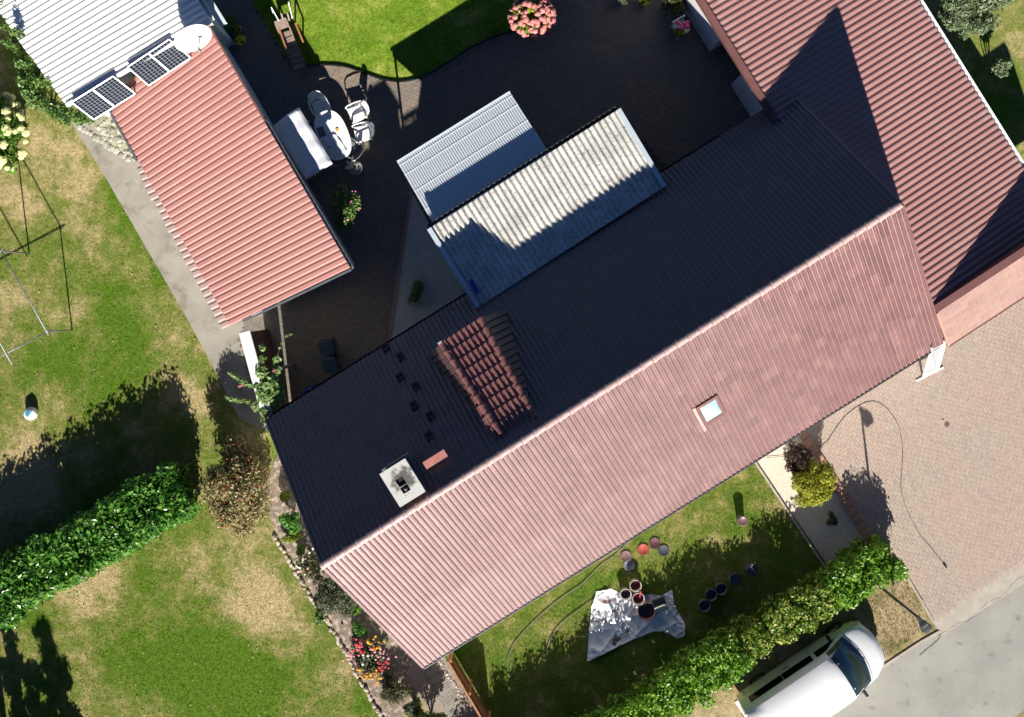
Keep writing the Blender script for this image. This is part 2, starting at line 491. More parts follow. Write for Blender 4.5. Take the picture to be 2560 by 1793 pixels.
lf_laurel = LEAF('laurel_leaf', [(.035, .12, .015), (.07, .22, .028), (.11, .28, .035), (.2, .38, .06)], 0.3, 0.35)
lf_hedge = LEAF('hedge_leaf', [(.06, .16, .012), (.12, .28, .018), (.17, .35, .025), (.3, .44, .045)], 0.38, 0.3)
lf_hedge_y = LEAF('yellowing_hedge_leaf', [(.07, .16, .015), (.14, .26, .03), (.22, .32, .05), (.5, .47, .1)], 0.4, 0.3)
lf_vine = LEAF('vine_leaf', [(.11, .19, .05), (.17, .27, .07), (.22, .34, .1), (.28, .38, .14)], 0.5, 0.35)
lf_ivy = LEAF('ivy_leaf', [(.03, .09, .02), (.07, .17, .03), (.16, .27, .06), (.26, .35, .1)], 0.4, 0.3)
lf_red = LEAF('red_berried_leaf', [(.1, .13, .035), (.2, .21, .07), (.36, .33, .14), (.48, .42, .24), (.27, .21, .07), (.32, .12, .07)], 0.45, 0.3)
lf_gold = LEAF('golden_conifer', [(.17, .2, .012), (.27, .3, .015), (.36, .37, .025), (.42, .42, .04)], 0.6, 0.3)
lf_brown = LEAF('copper_leaf', [(.035, .02, .014), (.07, .04, .025), (.1, .055, .035), (.13, .085, .06)], 0.5, 0.25)
lf_grey = LEAF('grey_green_leaf', [(.05, .065, .03), (.09, .11, .055), (.14, .16, .085), (.18, .2, .13)], 0.5, 0.25)
lf_green = LEAF('fresh_green_leaf', [(.05, .13, .012), (.1, .22, .02), (.17, .31, .03)], 0.45, 0.35)
lf_yell = LEAF('yellow_green_leaf', [(.14, .2, .02), (.24, .3, .03), (.34, .36, .05)], 0.45, 0.35)
lf_pale = LEAF('pale_tree_leaf', [(.08, .12, .06), (.14, .19, .09), (.2, .26, .13), (.25, .3, .17)], 0.45, 0.3)
lf_olive = LEAF('olive_leaf', [(.05, .06, .02), (.09, .1, .035), (.13, .13, .05)], 0.5, 0.3)
lf_spruce = LEAF('blue_spruce', [(.03, .06, .05), (.06, .1, .085), (.1, .15, .13)], 0.5, 0.15)
lf_cream = LEAF('cream_leaf', [(.7, .7, .6), (.8, .8, .72)], 0.5, 0.3)
fl_pink = M('pink_petals', (.55, .2, .2), (.42, .16, .12), 9, 0.6)
fl_cream = M('cream_petals', (.68, .68, .33), (.55, .6, .22), 7, 0.6)
fl_yel = M('yellow_petals', (.72, .6, .02), (.6, .48, .01), 9, 0.6)
fl_orange = M('orange_petals', (.75, .34, .02), (.65, .25, .01), 9, 0.6)
fl_red = M('red_petals', (.6, .05, .04), (.5, .04, .06), 9, 0.6)
fl_mag = M('magenta_petals', (.6, .06, .22), (.55, .1, .25), 9, 0.6)
fl_rose = M('rose_petals', (.65, .22, .3), (.6, .28, .3), 9, 0.6)
fl_white = M('white_petals', (.78, .78, .66), (.7, .7, .5), 9, 0.6)
# ================================================================== GROUND
def W2(px, py): p = P(px, py); return p.x, p.y
sp = []
for (a, b, r, am) in [(430, 1650, 200, .4), (590, 1740, 200, .6), (330, 1500, 130, .2), (250, 900, 190, .4), (420, 620, 150, .3), (330, 480, 90, .35),
                      (120, 430, 190, -.35), (200, 1430, 170, -.45), (650, 1500, 110, -.3), (60, 1200, 150, -.6), (450, 1000, 120, -.2), (700, 1600, 120, -.25),
                      (20, 740, 90, -.3), (560, 1400, 130, -.25), (200, 1050, 150, -.1), (300, 760, 90, .2), (520, 880, 60, -.3)]:
    sp.append(W2(a, b) + (r / 77.0, am))
g_left = GRASS('dry_lawn', (.09, .165, .012), (.2, .215, .055), (.43, .345, .175), bias=0.1, spots=sp)
g_left_b = GRASS('dry_lawn_blades', (.12, .22, .018), (.27, .29, .08), (.55, .45, .24), bias=0.1, spots=sp, blades=True)
g_court = GRASS('watered_lawn', (.12, .22, .014), (.18, .27, .025), (.32, .35, .07), bias=0.1, scale=0.8)
g_court_b = GRASS('watered_lawn_blades', (.14, .26, .016), (.21, .32, .03), (.38, .42, .09), bias=0.1, scale=0.8, blades=True)
g_front = GRASS('front_lawn', (.085, .15, .014), (.155, .185, .035), (.33, .27, .115), bias=0.12, scale=0.9)
g_front_b = GRASS('front_lawn_blades', (.1, .18, .018), (.19, .22, .045), (.4, .33, .15), bias=0.12, scale=0.9, blades=True)
g_verge = GRASS('dry_verge', (.12, .15, .03), (.24, .2, .09), (.38, .3, .17), bias=-0.22, scale=1.0)

ground = mesh_np('ground', [(-90, -90, 0), (90, -90, 0), (90, 90, 0), (-90, 90, 0)], [(0, 1, 2, 3)], g_left)
tag(ground, kind='structure')

# --- courtyard paving: bed sheet + pavers
court_poly = [(440, -160), (1760, -160), (1960, 250), (1900, 420), (1500, 560), (1180, 800), (700, 1080), (660, 1060), (600, 850), (640, 700), (480, 300)]
sheet('courtyard_paving', court_poly, 0.006, m_sand2)
lawn_c = [(520, -160), (628, 0), (735, 172)] + smoothpts([(735, 172), (770, 163), (850, 164), (905, 180), (960, 199), (1010, 203), (1060, 189), (1110, 161), (1180, 117), (1250, 86), (1310, 70)], 4)[1:] + [(1340, 40), (1350, -160)]
tri_bed = [(1030, 480), (972, 860), (1180, 760)]

def pavers(origin, du, dv, poly, excl, L, Wd, gap, z0, z1, m, base, name, near_to, nsolo=300, seed=1, xr=(-22, 22)):
    """running-bond pavers along du; the largest-looking ones are single objects, the rest one joined part"""
    rg = np.random.default_rng(seed)
    du = np.array(du)[:2]; dv = np.array(dv)[:2]; o = np.array(origin)[:2]
    pl = [(p.x, p.y) for p in pxpoly(poly)]
    ex = [[(p.x, p.y) for p in pxpoly(e)] for e in excl]
    i = np.arange(int(xr[0] / L), int(xr[1] / L)); j = np.arange(int(xr[0] / Wd), int(xr[1] / Wd))
    I, J = np.meshgrid(i, j, indexing='ij'); I = I.ravel(); J = J.ravel()
    cx = (I + 0.5 * (J % 2)) * L; cy = J * Wd
    X = o[0] + du[0] * cx + dv[0] * cy; Y = o[1] + du[1] * cx + dv[1] * cy
    k = inpoly(X, Y, pl)
    for e in ex: k &= ~inpoly(X, Y, e)
    X = X[k]; Y = Y[k]
    px = X / H * F + NX; py = NY - Y / H * F
    vis = (px > -60) & (px < 2620) & (py > -60) & (py < 1850)
    X = X[vis]; Y = Y[vis]
    nt = np.array(near_to)[:2]
    order = np.argsort((X - nt[0]) ** 2 + (Y - nt[1]) ** 2)
    hx, hy = (L - gap) / 2, (Wd - gap) / 2
    c = 0.003
    loc = np.array([[-hx, -hy, z0], [hx, -hy, z0], [hx, hy, z0], [-hx, hy, z0], [-hx, -hy, z1 - c], [hx, -hy, z1 - c], [hx, hy, z1 - c], [-hx, hy, z1 - c],
                    [-hx + c, -hy + c, z1], [hx - c, -hy + c, z1], [hx - c, hy - c, z1], [-hx + c, hy - c, z1]])
    fc = np.array([[8, 9, 10, 11], [4, 5, 9, 8], [5, 6, 10, 9], [6, 7, 11, 10], [7, 4, 8, 11], [0, 1, 5, 4], [1, 2, 6, 5], [2, 3, 7, 6], [3, 0, 4, 7]])
    R = np.array([[du[0], dv[0], 0], [du[1], dv[1], 0], [0, 0, 1]])
    lw = loc @ R.T
    solo = order[:nsolo]; rest = order[nsolo:]
    if nsolo:
        me = bpy.data.meshes.new('paver'); me.from_pydata([tuple(v) for v in lw], [], [tuple(f) for f in fc]); me.update(); me.materials.append(m)
        for q in solo:
            ob = bpy.data.objects.new('paver', me); link(ob); setup(ob, base)
            ob.location = (X[q], Y[q], rg.uniform(-.002, .002))
    n = len(rest)
    if n:
        v = lw[None] + np.stack([X[rest], Y[rest], rg.uniform(-.003, .003, n)], 1)[:, None]
        f = fc[None] + (np.arange(n) * len(loc))[:, None, None]
        tag(mesh_np(name, v.reshape(-1, 3), f.reshape(-1, 4), m, base), kind='stuff')

court = bpy.data.objects['courtyard_paving']
du_c = Vector((0.93, 0.37, 0)).normalized(); dv_c = Vector((-du_c.y, du_c.x, 0))
bld_ex = [[(620, 700), (480, 330), (440, -100), (530, 100), (840, 650), (680, 770)], [(1560, 500), (1180, 770), (1060, 560), (1150, 510), (1540, 280), (1690, 450)]]
pavers(P(900, 350), du_c, dv_c, court_poly, [lawn_c, tri_bed] + bld_ex, 0.2, 0.1, 0.004, 0.002, 0.03, m_pav_court, court, 'paver_field', P(880, 240), 300, 3)

# raised courtyard lawn with a dark plastic edging band
mb = MB(); mb.prism([P(a, b) for a, b in lawn_c], 0.002, 0.05)
lc = mb.build('courtyard_lawn', g_court); tag(lc, kind='structure')
edge = smoothpts([(735, 172), (770, 163), (850, 164), (905, 180), (960, 199), (1010, 203), (1060, 189), (1110, 161), (1180, 117), (1250, 86), (1310, 70), (1345, 45)], 5)
mb = MB()
for (a, b), (c, d) in zip(edge[:-1], edge[1:]):
    mb.bar(P(a, b + 1, 0.06), P(c, d + 1, 0.06), 0.035, 0.14)
tag(mb.build('lawn_edging', m_black), 'black plastic band edging the curved courtyard lawn', 'edging')

# triangular bed beside the lean-to
sheet('gravel_triangle', tri_bed, 0.034, M('grey_fine_gravel', (.52, .52, .47), (.44, .44, .4), 4, 0.95, bmp=0.6, bscale=60))
mb = MB()
a, b = P(1028, 478, 0.05), P(970, 862, 0.05)
nb = 22
tr = thing('brick_edging', 'row of reddish bricks along the grey triangle in the courtyard', 'edging', (a.x, a.y, 0))
for i in range(nb):
    p, q = a.lerp(b, i / nb + .003), a.lerp(b, (i + 1) / nb - .003)
    MB().bar(p, q, 0.1, 0.06).build('brick', m_brick, tr)

# --- path beside the shed
path_poly = [(178, 306), (232, 296), (330, 330), (620, 720), (660, 930), (680, 1080), (600, 1050), (527, 905), (470, 800), (262, 440)]
sheet('concrete_path', path_poly, 0.02, m_conc)
# rockery between path, shed and white barn
sheet('rockery_bed', [(215, 300), (290, 275), (400, 430), (345, 395), (300, 380)], 0.028, M('mossy_gravel', (.42, .4, .3), (.3, .3, .2), 5, .95, bmp=.6, spots=(.2, .21, .1), sscale=6, srange=(.5, .62)))

# --- driveway
drive_poly = [(1995, 1060), (2010, 1085), (2175, 1345), (2275, 1440), (2332, 1556), (2640, 1352), (2640, 560), (2360, 740), (2240, 800)]
sheet('driveway', drive_poly, 0.01, m_sand)
drive = bpy.data.objects['driveway']
pavers(P(2200, 1100), V3, U3, drive_poly, [], 0.2, 0.1, 0.005, 0.004, 0.035, m_pav_drive, drive, 'paver_field', P(2260, 980), 300, 5, (-14, 14))
for (a, b, r) in [(2366, 1060, 7), (2356, 1048, 3)]:
    c = P(a, b); pts = [(c.x + math.cos(t) * r / 77 * random.uniform(.8, 1.2), c.y + math.sin(t) * r / 77 * random.uniform(.8, 1.2)) for t in np.linspace(0, 6.28, 12)[:-1]]
    MB().prism(pts, 0.0355, 0.0385).build('oil_stain', M('oil_stain', (.11, .09, .075)), drive)

# --- gravel bed by the drive with brick edge
grav_poly = [(1888, 1152), (2000, 1075), (2180, 1350), (2110, 1440), (2075, 1430), (2060, 1400)]
sheet('gravel_bed', grav_poly, 0.015, m_gravelw)
a, b = P(2003, 1078, 0.05), P(2186, 1362, 0.05)
br = thing('brick_kerb', 'salmon brick kerb between the cream gravel bed and the drive', 'kerb', (a.x, a.y, 0))
nb = 15
for i in range(nb):
    p, q = a.lerp(b, i / nb + .002), a.lerp(b, (i + 1) / nb - .002)
    bevel(MB().bar(p, q, 0.3, 0.14).build('brick', m_brick, br), 0.012)
mb = MB(); a, b = P(1885, 1152, 0.05), P(2075, 1436, 0.05)
ke = thing('lawn_kerb', 'thin concrete kerb between front lawn and cream gravel bed', 'kerb', (a.x, a.y, 0))
for i in range(5): MB().bar(a.lerp(b, i / 5 + .002), a.lerp(b, (i + 1) / 5 - .002), 0.06, 0.09).build('kerb_stone', m_kerb, ke)

# --- front lawn sheet, verge, road
sheet('front_lawn', [(1075, 1660), (1700, 1240), (1890, 1140), (2090, 1440), (1900, 1560), (1480, 1830), (1260, 1860), (1190, 1800)], 0.004, g_front)
sheet('verge', [(1480, 1840), (2100, 1420), (2270, 1420), (2336, 1560), (2348, 1580), (1950, 1838)], 0.006, g_verge)
sheet('far_verge', [(2440, 1860), (2640, 1722), (2640, 1900), (2440, 1900)], 0.012, g_verge)
road_poly = [(1950, 1838), (2350, 1579), (2640, 1390), (2640, 1730), (2440, 1860), (1900, 2100), (1500, 2100)]
sheet('road', road_poly, 0.008, m_asph)
sheet('apron', [(2326, 1548), (2640, 1338), (2640, 1408), (2355, 1590)], 0.02, m_kerb)
kb = [(1950, 1836), (2100, 1738), (2200, 1672), (2300, 1606), (2350, 1578)]
kt = thing('road_kerb', 'low worn concrete kerb along the verge under the van', 'kerb', P(2100, 1738))
for (x1, y1), (x2, y2) in zip(kb[:-1], kb[1:]):
    for i in range(2):
        p = P(x1, y1, 0.03).lerp(P(x2, y2, 0.03), i / 2 + .004); q = P(x1, y1, 0.03).lerp(P(x2, y2, 0.03), (i + 1) / 2 - .004)
        bevel(MB().bar(p - Vector((0, 0, .03)), q - Vector((0, 0, .03)), 0.09, 0.09).build('kerb_stone', m_kerb, kt), 0.01)
a, b = P(2262, 1432, 0.03), P(2334, 1556, 0.03)
kt2 = thing('drive_kerb', 'thin pale kerb between the drive and the dry verge', 'kerb', (a.x, a.y, 0))
for i in range(3): MB().bar(a.lerp(b, i / 3 + .003), a.lerp(b, (i + 1) / 3 - .003), 0.06, 0.08).build('kerb_stone', m_kerb, kt2)
a, b = P(1520, 1835, 0.03), P(2105, 1432, 0.03)
kt3 = thing('hedge_kerb', 'thin concrete kerb in the shade between front lawn and hedge', 'kerb', (a.x, a.y, 0))
for i in range(9): MB().bar(a.lerp(b, i / 9 + .001), a.lerp(b, (i + 1) / 9 - .001), 0.06, 0.1).build('kerb_stone', m_kerb, kt3)
# tar patches on the road
rt = bpy.data.objects['road']
for k, (a, b, r) in enumerate([(2463, 1760, 6), (2545, 1545, 10), (2520, 1605, 9), (2350, 1700, 11), (2180, 1770, 7), (2400, 1610, 5), (2480, 1640, 8)]):
    c = P(a, b); pts = [(c.x + math.cos(t) * r / 77 * random.uniform(.5, 1.5), c.y + math.sin(t) * r / 77 * random.uniform(.4, 1.0)) for t in np.linspace(0, 6.28, 14)[:-1]]
    MB().prism(pts, 0.0085, 0.0125).build('tar_patch', M('tar_patch', (.2, .195, .18), (.26, .25, .23), 12), rt)

def crack(pts, wd):
    pts = smoothpts(pts, 6); rg = np.random.default_rng(len(pts)); L_, R_ = [], []
    for (a, b), (c, d) in zip(pts[:-1], pts[1:]):
        p = P(a, b); q = P(c, d); t = (q - p).normalized(); x = Vector((-t.y, t.x, 0)); j = x * rg.normal(0, .012); w_ = wd * rg.uniform(.5, 1.5)
        L_.append(p + x * w_ + j); R_.append(p - x * w_ + j)
    vs = [(v.x, v.y, .0215) for v in L_ + R_]; n = len(L_)
    MB().add(vs, [(i, n + i, n + i + 1, i + 1) for i in range(n - 1)]).build('crack', M('crack_tar', (.19, .185, .17), (.24, .235, .215), 9), rt)
crack([(2345, 1590), (2390, 1560), (2425, 1548), (2470, 1505), (2505, 1490), (2540, 1450), (2580, 1432)], .013)
crack([(2300, 1640), (2345, 1600), (2352, 1588)], .015)
g = P(2230, 1065); MB().lathe((g.x, g.y, .03), [(.001, .008), (.07, .008), (.075, .0)], 14).build('drain_cover', m_kerb, drive)
# --- flower border along the gable, with stones
bord = [(690, 1330), (655, 1230), (700, 1120), (720, 1130), (1050, 1660), (1075, 1700), (1000, 1800), (960, 1800), (860, 1620)]
sheet('flower_border', bord, 0.014, m_soil)
fb = bpy.data.objects['flower_border']
sidewalk = [(1030, 1660), (1075, 1630), (1215, 1800), (1100, 1830), (1080, 1800), (1020, 1690)]
sheet('garden_path', sidewalk, 0.018, m_sand)
gp = bpy.data.objects['garden_path']
def stone_mesh(seed):
    rg = np.random.default_rng(seed); mb = MB()
    pr = [(1.0, -0.2), (0.98, 0.45), (0.7, 0.85), (0.25, 1.0)]
    n = 8; vs = []; fs = []
    for r, h in pr:
        for k in range(n):
            a = 2 * math.pi * k / n; j = rg.uniform(0.8, 1.15)
            vs.append((math.cos(a) * r * j, math.sin(a) * r * j, h * rg.uniform(.85, 1.1)))
    for i in range(len(pr) - 1):
        for k in range(n): fs.append((i * n + k, i * n + (k + 1) % n, (i + 1) * n + (k + 1) % n, (i + 1) * n + k))
    fs.append(tuple(range((len(pr) - 1) * n, len(pr) * n)))
    me = bpy.data.meshes.new('stone'); me.from_pydata(vs, [], fs); me.update(); return me
SM = [stone_mesh(i) for i in range(5)]
for me in SM: me.materials.append(m_stone)
RM = [me.copy() for me in SM]
for me in RM: me.materials.clear(); me.materials.append(m_rock)
def stone(name, px, py, r, h, parent, meshes=SM, rz=None, el=1.0):
    o = bpy.data.objects.new(name, random.choice(meshes)); link(o); setup(o, parent)
    p = P(px, py); o.location = (p.x - OFF[parent.name].x, p.y - OFF[parent.name].y, 0.01)
    o.rotation_euler = (0, 0, random.uniform(0, 6) if rz is None else rz); o.scale = (r * el, r, h); return o
ang = math.atan2(-(1790 - 1350), 960 - 690)
for i in range(46):
    t = i / 45; x = 690 + t * 272; y = 1345 + t * 455 + 6 * math.sin(t * 9)
    stone('edging_stone', x + random.uniform(-3, 3), y + random.uniform(-2, 2), random.uniform(.05, .085), random.uniform(.06, .13), fb, rz=ang + random.uniform(-.3, .3), el=1.35)
for i in range(24):
    t = i / 23; x = 700 + t * 110; y = 1215 + t * 215
    stone('edging_stone', x + random.uniform(-3, 3), y + random.uniform(-3, 3), random.uniform(.04, .07), random.uniform(.05, .1), fb)
for i in range(26):
    t = i / 25; x = 1092 + t * 76; y = 1640 + t * 128
    stone('edging_stone', x + random.uniform(-3, 3), y + random.uniform(-3, 3), random.uniform(.04, .06), random.uniform(.05, .09), gp)
rb = bpy.data.objects['rockery_bed']
for i in range(44):
    t = random.random(); x = 225 + t * 140 + random.uniform(-25, 30); y = 300 + t * 110 + random.uniform(-25, 8)
    stone('rock', x, y, random.uniform(.05, .11), random.uniform(.04, .09), rb, RM)
for i in range(14):
    t = i / 13; stone('edging_stone', 200 + t * 120, 318 + t * 82 + random.uniform(-4, 4), random.uniform(.08, .13), random.uniform(.04, .07), rb, RM)
# grey slabs of the little path
a0 = P(1085, 1660); dd = (P(1160, 1790) - a0)
for i in range(24):
    c = a0 + dd * (i / 23); x = Vector((0.866, 0.5, 0))
    MB().box((c.x, c.y, 0.02), x * 0.42, Vector((0.5, -0.866, 0)) * (dd.length / 46 - .004), (0, 0, 0.018)).build('slab', m_grey_slab if 'm_grey_slab' in globals() else globals().setdefault('m_grey_slab', PIECE('grey_slab', [(.25, .23, .2), (.29, .265, .235), (.22, .205, .18)], 0.9, 0.2, grain=10)), gp)

# grass blades as texture on the lawns ------------------------------------------
def blades(name, polys, n, h, m, z=0.0, excl=(), seed=11):
    rg = np.random.default_rng(seed); vs = []
    tot = 0; PX = []; PY = []
    for poly in polys:
        xs = [p[0] for p in poly]; ys = [p[1] for p in poly]
        ar = abs(sum(poly[i][0] * poly[(i + 1) % len(poly)][1] - poly[(i + 1) % len(poly)][0] * poly[i][1] for i in range(len(poly)))) / 2
        bb = (max(xs) - min(xs)) * (max(ys) - min(ys)); k = int(n * bb)
        x = rg.uniform(min(xs), max(xs), k); y = rg.uniform(min(ys), max(ys), k)
        q = inpoly(x, y, poly)
        for e in excl: q &= ~inpoly(x, y, e)
        PX.append(x[q]); PY.append(y[q])
    px = np.concatenate(PX); py = np.concatenate(PY); k = len(px)
    X = (px - NX) * H / F; Y = -(py - NY) * H / F
    a = rg.uniform(0, 6.283, k); wd = rg.uniform(.004, .009, k); hh = h * rg.uniform(.5, 1.4, k); ln = hh * rg.uniform(.2, 1.0, k); b = rg.uniform(0, 6.283, k)
    Z = np.full(k, z)
    v0 = np.stack([X - np.cos(a) * wd, Y - np.sin(a) * wd, Z], 1); v1 = np.stack([X + np.cos(a) * wd, Y + np.sin(a) * wd, Z], 1)
    v2 = np.stack([X + np.cos(b) * ln, Y + np.sin(b) * ln, Z + hh], 1)
    v = np.stack([v0, v1, v2], 1).reshape(-1, 3)
    f = np.arange(3 * k).reshape(-1, 3)
    return v, f
def grass(name, polys, dens, h, m, label, z=0.0, excl=(), seed=11):
    v, f = blades(name, polys, dens, h, m, z, excl, seed)
    tag(mesh_np(name, v, f, m), label, 'grass', kind='stuff')
grass('lawn_grass', [[(-20, -10), (60, 20), (180, 300), (262, 440), (527, 905), (600, 1060), (690, 1340), (960, 1800), (-20, 1800)]], 0.24, 0.026, g_left_b, 'patchy green and straw coloured lawn grass left of the house', 0.0, seed=3)
grass('courtyard_grass', [lawn_c], 0.2, 0.028, g_court_b, 'bright green short grass of the courtyard lawn', 0.05, seed=4)
grass('front_grass', [[(1100, 1640), (1890, 1150), (2070, 1430), (1520, 1800), (1230, 1800)]], 0.24, 0.03, g_front_b, 'green and straw grass between house front and hedge', 0.004, seed=5)
grass('verge_grass', [[(1960, 1600), (2255, 1430), (2330, 1560), (2100, 1730)]], 0.15, 0.05, g_verge, 'dry yellow grass on the road verge beside the van', 0.006, seed=6)

# fallen leaves on the lawns
rg = np.random.default_rng(99); lp_ = []
for k in range(420):
    a, b = [(rg.uniform(0, 560), rg.uniform(430, 1180)), (rg.uniform(120, 800), rg.uniform(1350, 1790)), (rg.uniform(1240, 1850), rg.uniform(1250, 1700))][k % 3]
    if inpoly(np.array([a]), np.array([b]), path_poly)[0] or (k % 3 == 2 and b < 1700 - (a - 1080) * .62): continue
    p = P(a, b); lp_.append((p.x, p.y, .045))
lp_ = np.array(lp_); v, f = leaf_mesh(lp_, np.tile(np.array([[0, 0, 1.]]), (len(lp_), 1)), .05, 98, 1.2, .3)
tag(mesh_np('fallen_leaves', v, f, LEAF('dry_leaf', [(.3, .16, .06), (.42, .3, .14), (.5, .42, .26)], .6, .2)), 'few dry leaves scattered over the lawns', 'leaves', kind='stuff')

# ================================================================== MAIN HOUSE
RZ = 6.68; FV = 4.52; RV = 4.18; EZ = 3.0; TANP = (RZ - EZ) / FV; PITCH = math.atan(TANP); LEN = 18.36
O3 = Vector((-5.316, -7.25, 0))
def hp(u, v, z): q = O3 + U3 * u + V3 * v; return Vector((q.x, q.y, z))
def roofz(v): return RZ - abs(v) * TANP
house = thing('tiled_house', 'long house with red clay tile roof, sunlit street side and shaded yard side', 'house', hp(0, 0, 0))
# walls: pentagon prism
u0, u1 = 0.06, LEN - 0.06
def pent(u, inset):
    return [hp(u, -RV + .25, 0), hp(u, FV - .45, 0), hp(u, FV - .45, roofz(FV - .45) - inset), hp(u, 0, RZ - inset), hp(u, -RV + .25, roofz(RV - .25) - inset)]
A = pent(u0, .2); B = pent(u1, .2)
mb = MB(); mb.add(A + B, [(0, 1, 2, 3, 4), (9, 8, 7, 6, 5)] + [((i + 1) % 5, i, i + 5, (i + 1) % 5 + 5) for i in range(5)])
mb.build('wall', m_wall, house)
# roof deck under the tiles
A = [hp(0.03, FV - .04, EZ - .13), hp(0.03, 0, RZ - .1), hp(0.03, -RV + .04, roofz(RV) - .13), hp(0.03, -RV + .04, roofz(RV) - .03), hp(0.03, 0, RZ - .02), hp(0.03, FV - .04, EZ - .03)]
B = [p + U3 * (LEN - .06) for p in A]
mb = MB(); mb.add(A + B, [(5, 4, 3, 2, 1, 0), (6, 7, 8, 9, 10, 11)] + [(i, (i + 1) % 6, (i + 1) % 6 + 6, i + 6) for i in range(6)])
roof = mb.build('roof', m_under, house)

TW = LEN / 61; SL = FV / math.cos(PITCH); NR = 17; EX = SL / NR
def tile_verts(tw, ex):
    k = tw / 0.30; r = 0.046
    prof = []
    for x0 in (0.0, .15):
        prof += [(x0 + .002, 0.002), (x0 + .013, .020), (x0 + .026, .035), (x0 + .042, .041), (x0 + .058, .035), (x0 + .070, .018), (x0 + .080, .002)]
    prof.append((.298, .001))
    vs = []; fs = []
    rows = [(-0.01, 0.036), (ex * 1.05, 0.004)]
    for y, zz in rows:
        for x, z in prof: vs.append((x * k, y, z + zz))
    for x, z in prof: vs.append((x * k, -0.01, 0.0))
    n = len(prof)
    for i in range(n - 1):
        fs.append((i, i + 1, n + i + 1, n + i)); fs.append((2 * n + i, 2 * n + i + 1, i + 1, i))
    return np.array(vs), np.array(fs)
TV, TF = tile_verts(TW, EX)
cP, sP = math.cos(PITCH), math.sin(PITCH)
def frame(x, y, z): return np.array([x, y, z], float).T
Xf, Yf = U3, Vector((-V3.x * cP, -V3.y * cP, sP)); Zf = Xf.cross(Yf)
Xr, Yr = -U3, Vector((V3.x * cP, V3.y * cP, sP)); Zr = Xr.cross(Yr)
SKY_U0, SKY_U1 = None, None
def sky_rect():
    """skylight footprint on the front slope in tile units"""
    pts = []
    for (a, b) in [(1735, 1012), (1788, 975), (1815, 1035), (1762, 1070)]:
        p0 = hp(0, 0, RZ); n = Zf; c = Vector((0, 0, H)); d = P(a, b, 0) - c
        t = (p0 - c).dot(n) / d.dot(n); q = c + d * t - p0
        pts.append((q.dot(U3), -q.dot(Yf)))
    return pts
sk = sky_rect(); su = (min(p[0] for p in sk), max(p[0] for p in sk)); sv = (min(p[1] for p in sk), max(p[1] for p in sk))
skc = ((su[0] + su[1]) / 2, (sv[0] + sv[1]) / 2)
SKW, SKH = 0.70, 0.88
def jitter_frame(R, rg):
    return R
pos_f = []; pos_r = []
for i in range(61):
    for j in range(NR):
        up = j * EX                      # distance up from eave
        down = SL - up
        uu = i * TW
        if abs(uu + TW / 2 - skc[0]) < SKW / 2 + .02 and abs(down - EX / 2 - skc[1]) < SKH / 2 + .02: continue
        pos_f.append((hp(uu, 0, RZ) - Yf * down, j, i))
SLR = RV / cP; NRR = 16; EXR = SLR / NRR
TVR, TFR = tile_verts(TW, EXR)
# dormer footprint on the rear slope (cut no tiles: the dormer shell stands on them)
for i in range(61):
    for j in range(NRR):
        down = SLR - j * EXR
        pos_r.append((hp((i + 1) * TW, 0, RZ) - Yr * down, j, i))
Rf = frame(Xf, Yf, Zf); Rr = frame(Xr, Yr, Zr)
solo = sorted(pos_f, key=lambda t: (-t[1], abs(t[2] - 30)))[:300]; ss = set((t[1], t[2]) for t in solo)
rest = [t for t in pos_f if (t[1], t[2]) not in ss]
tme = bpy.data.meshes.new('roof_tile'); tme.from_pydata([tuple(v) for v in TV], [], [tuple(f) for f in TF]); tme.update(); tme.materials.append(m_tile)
for p, j, i in solo:
    o = bpy.data.objects.new('roof_tile', tme); link(o); setup(o, roof)
    Mx = Matrix(((Xf.x, Yf.x, Zf.x, 0), (Xf.y, Yf.y, Zf.y, 0), (Xf.z, Yf.z, Zf.z, 0), (0, 0, 0, 1)))
    Mx.translation = p - OFF[roof.name] + Zf * random.uniform(-.002, .003)
    o.matrix_local = Mx
def joined(name, lst, tv, tf, R, m, parent):
    n = len(lst); ps = np.array([tuple(t[0]) for t in lst]) + RNG.uniform(-.002, .002, (n, 3))
    v = (tv @ R.T)[None] + ps[:, None]
    f = tf[None] + (np.arange(n) * len(tv))[:, None, None]
    return tag(mesh_np(name, v.reshape(-1, 3), f.reshape(-1, 4), m, parent), kind='stuff')
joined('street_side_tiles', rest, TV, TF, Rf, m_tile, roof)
joined('yard_side_tiles', pos_r, TVR, TFR, Rr, m_tile_shade, roof)
# ridge tiles: half-round caps, one object each
def cap_mesh(L, r, m, name):
    mb = MB(); n = 8; vs = []; fs = []
    for x, rr in ((-0.03, r * 1.16), (0.045, r * 1.16), (0.046, r), (L, r * .92)):
        for k in range(n + 1):
            a = math.pi * k / n; vs.append((x, math.cos(a) * rr, math.sin(a) * rr * .8))
    for i in range(3):
        for k in range(n): fs.append((i * (n + 1) + k, (i + 1) * (n + 1) + k, (i + 1) * (n + 1) + k + 1, i * (n + 1) + k + 1))
    fs.append(tuple(range(n, -1, -1))); fs.append(tuple(range(3 * (n + 1), 4 * (n + 1))))
    me = bpy.data.meshes.new(name); me.from_pydata(vs, [], fs); me.update(); me.materials.append(m); return me
nc = 49; CL = LEN / nc
rme = cap_mesh(CL - .045, .095, m_ridge, 'ridge_tile')
for i in range(nc):
    o = bpy.data.objects.new('ridge_tile', rme); link(o); setup(o, roof)
    q = hp(i * CL, 0, RZ + .015 + random.uniform(-.003, .003)) - OFF[roof.name]
    o.location = q; o.rotation_euler = (random.uniform(-.02, .02), 0, math.atan2(U3.y, U3.x) + random.uniform(-.006, .006))
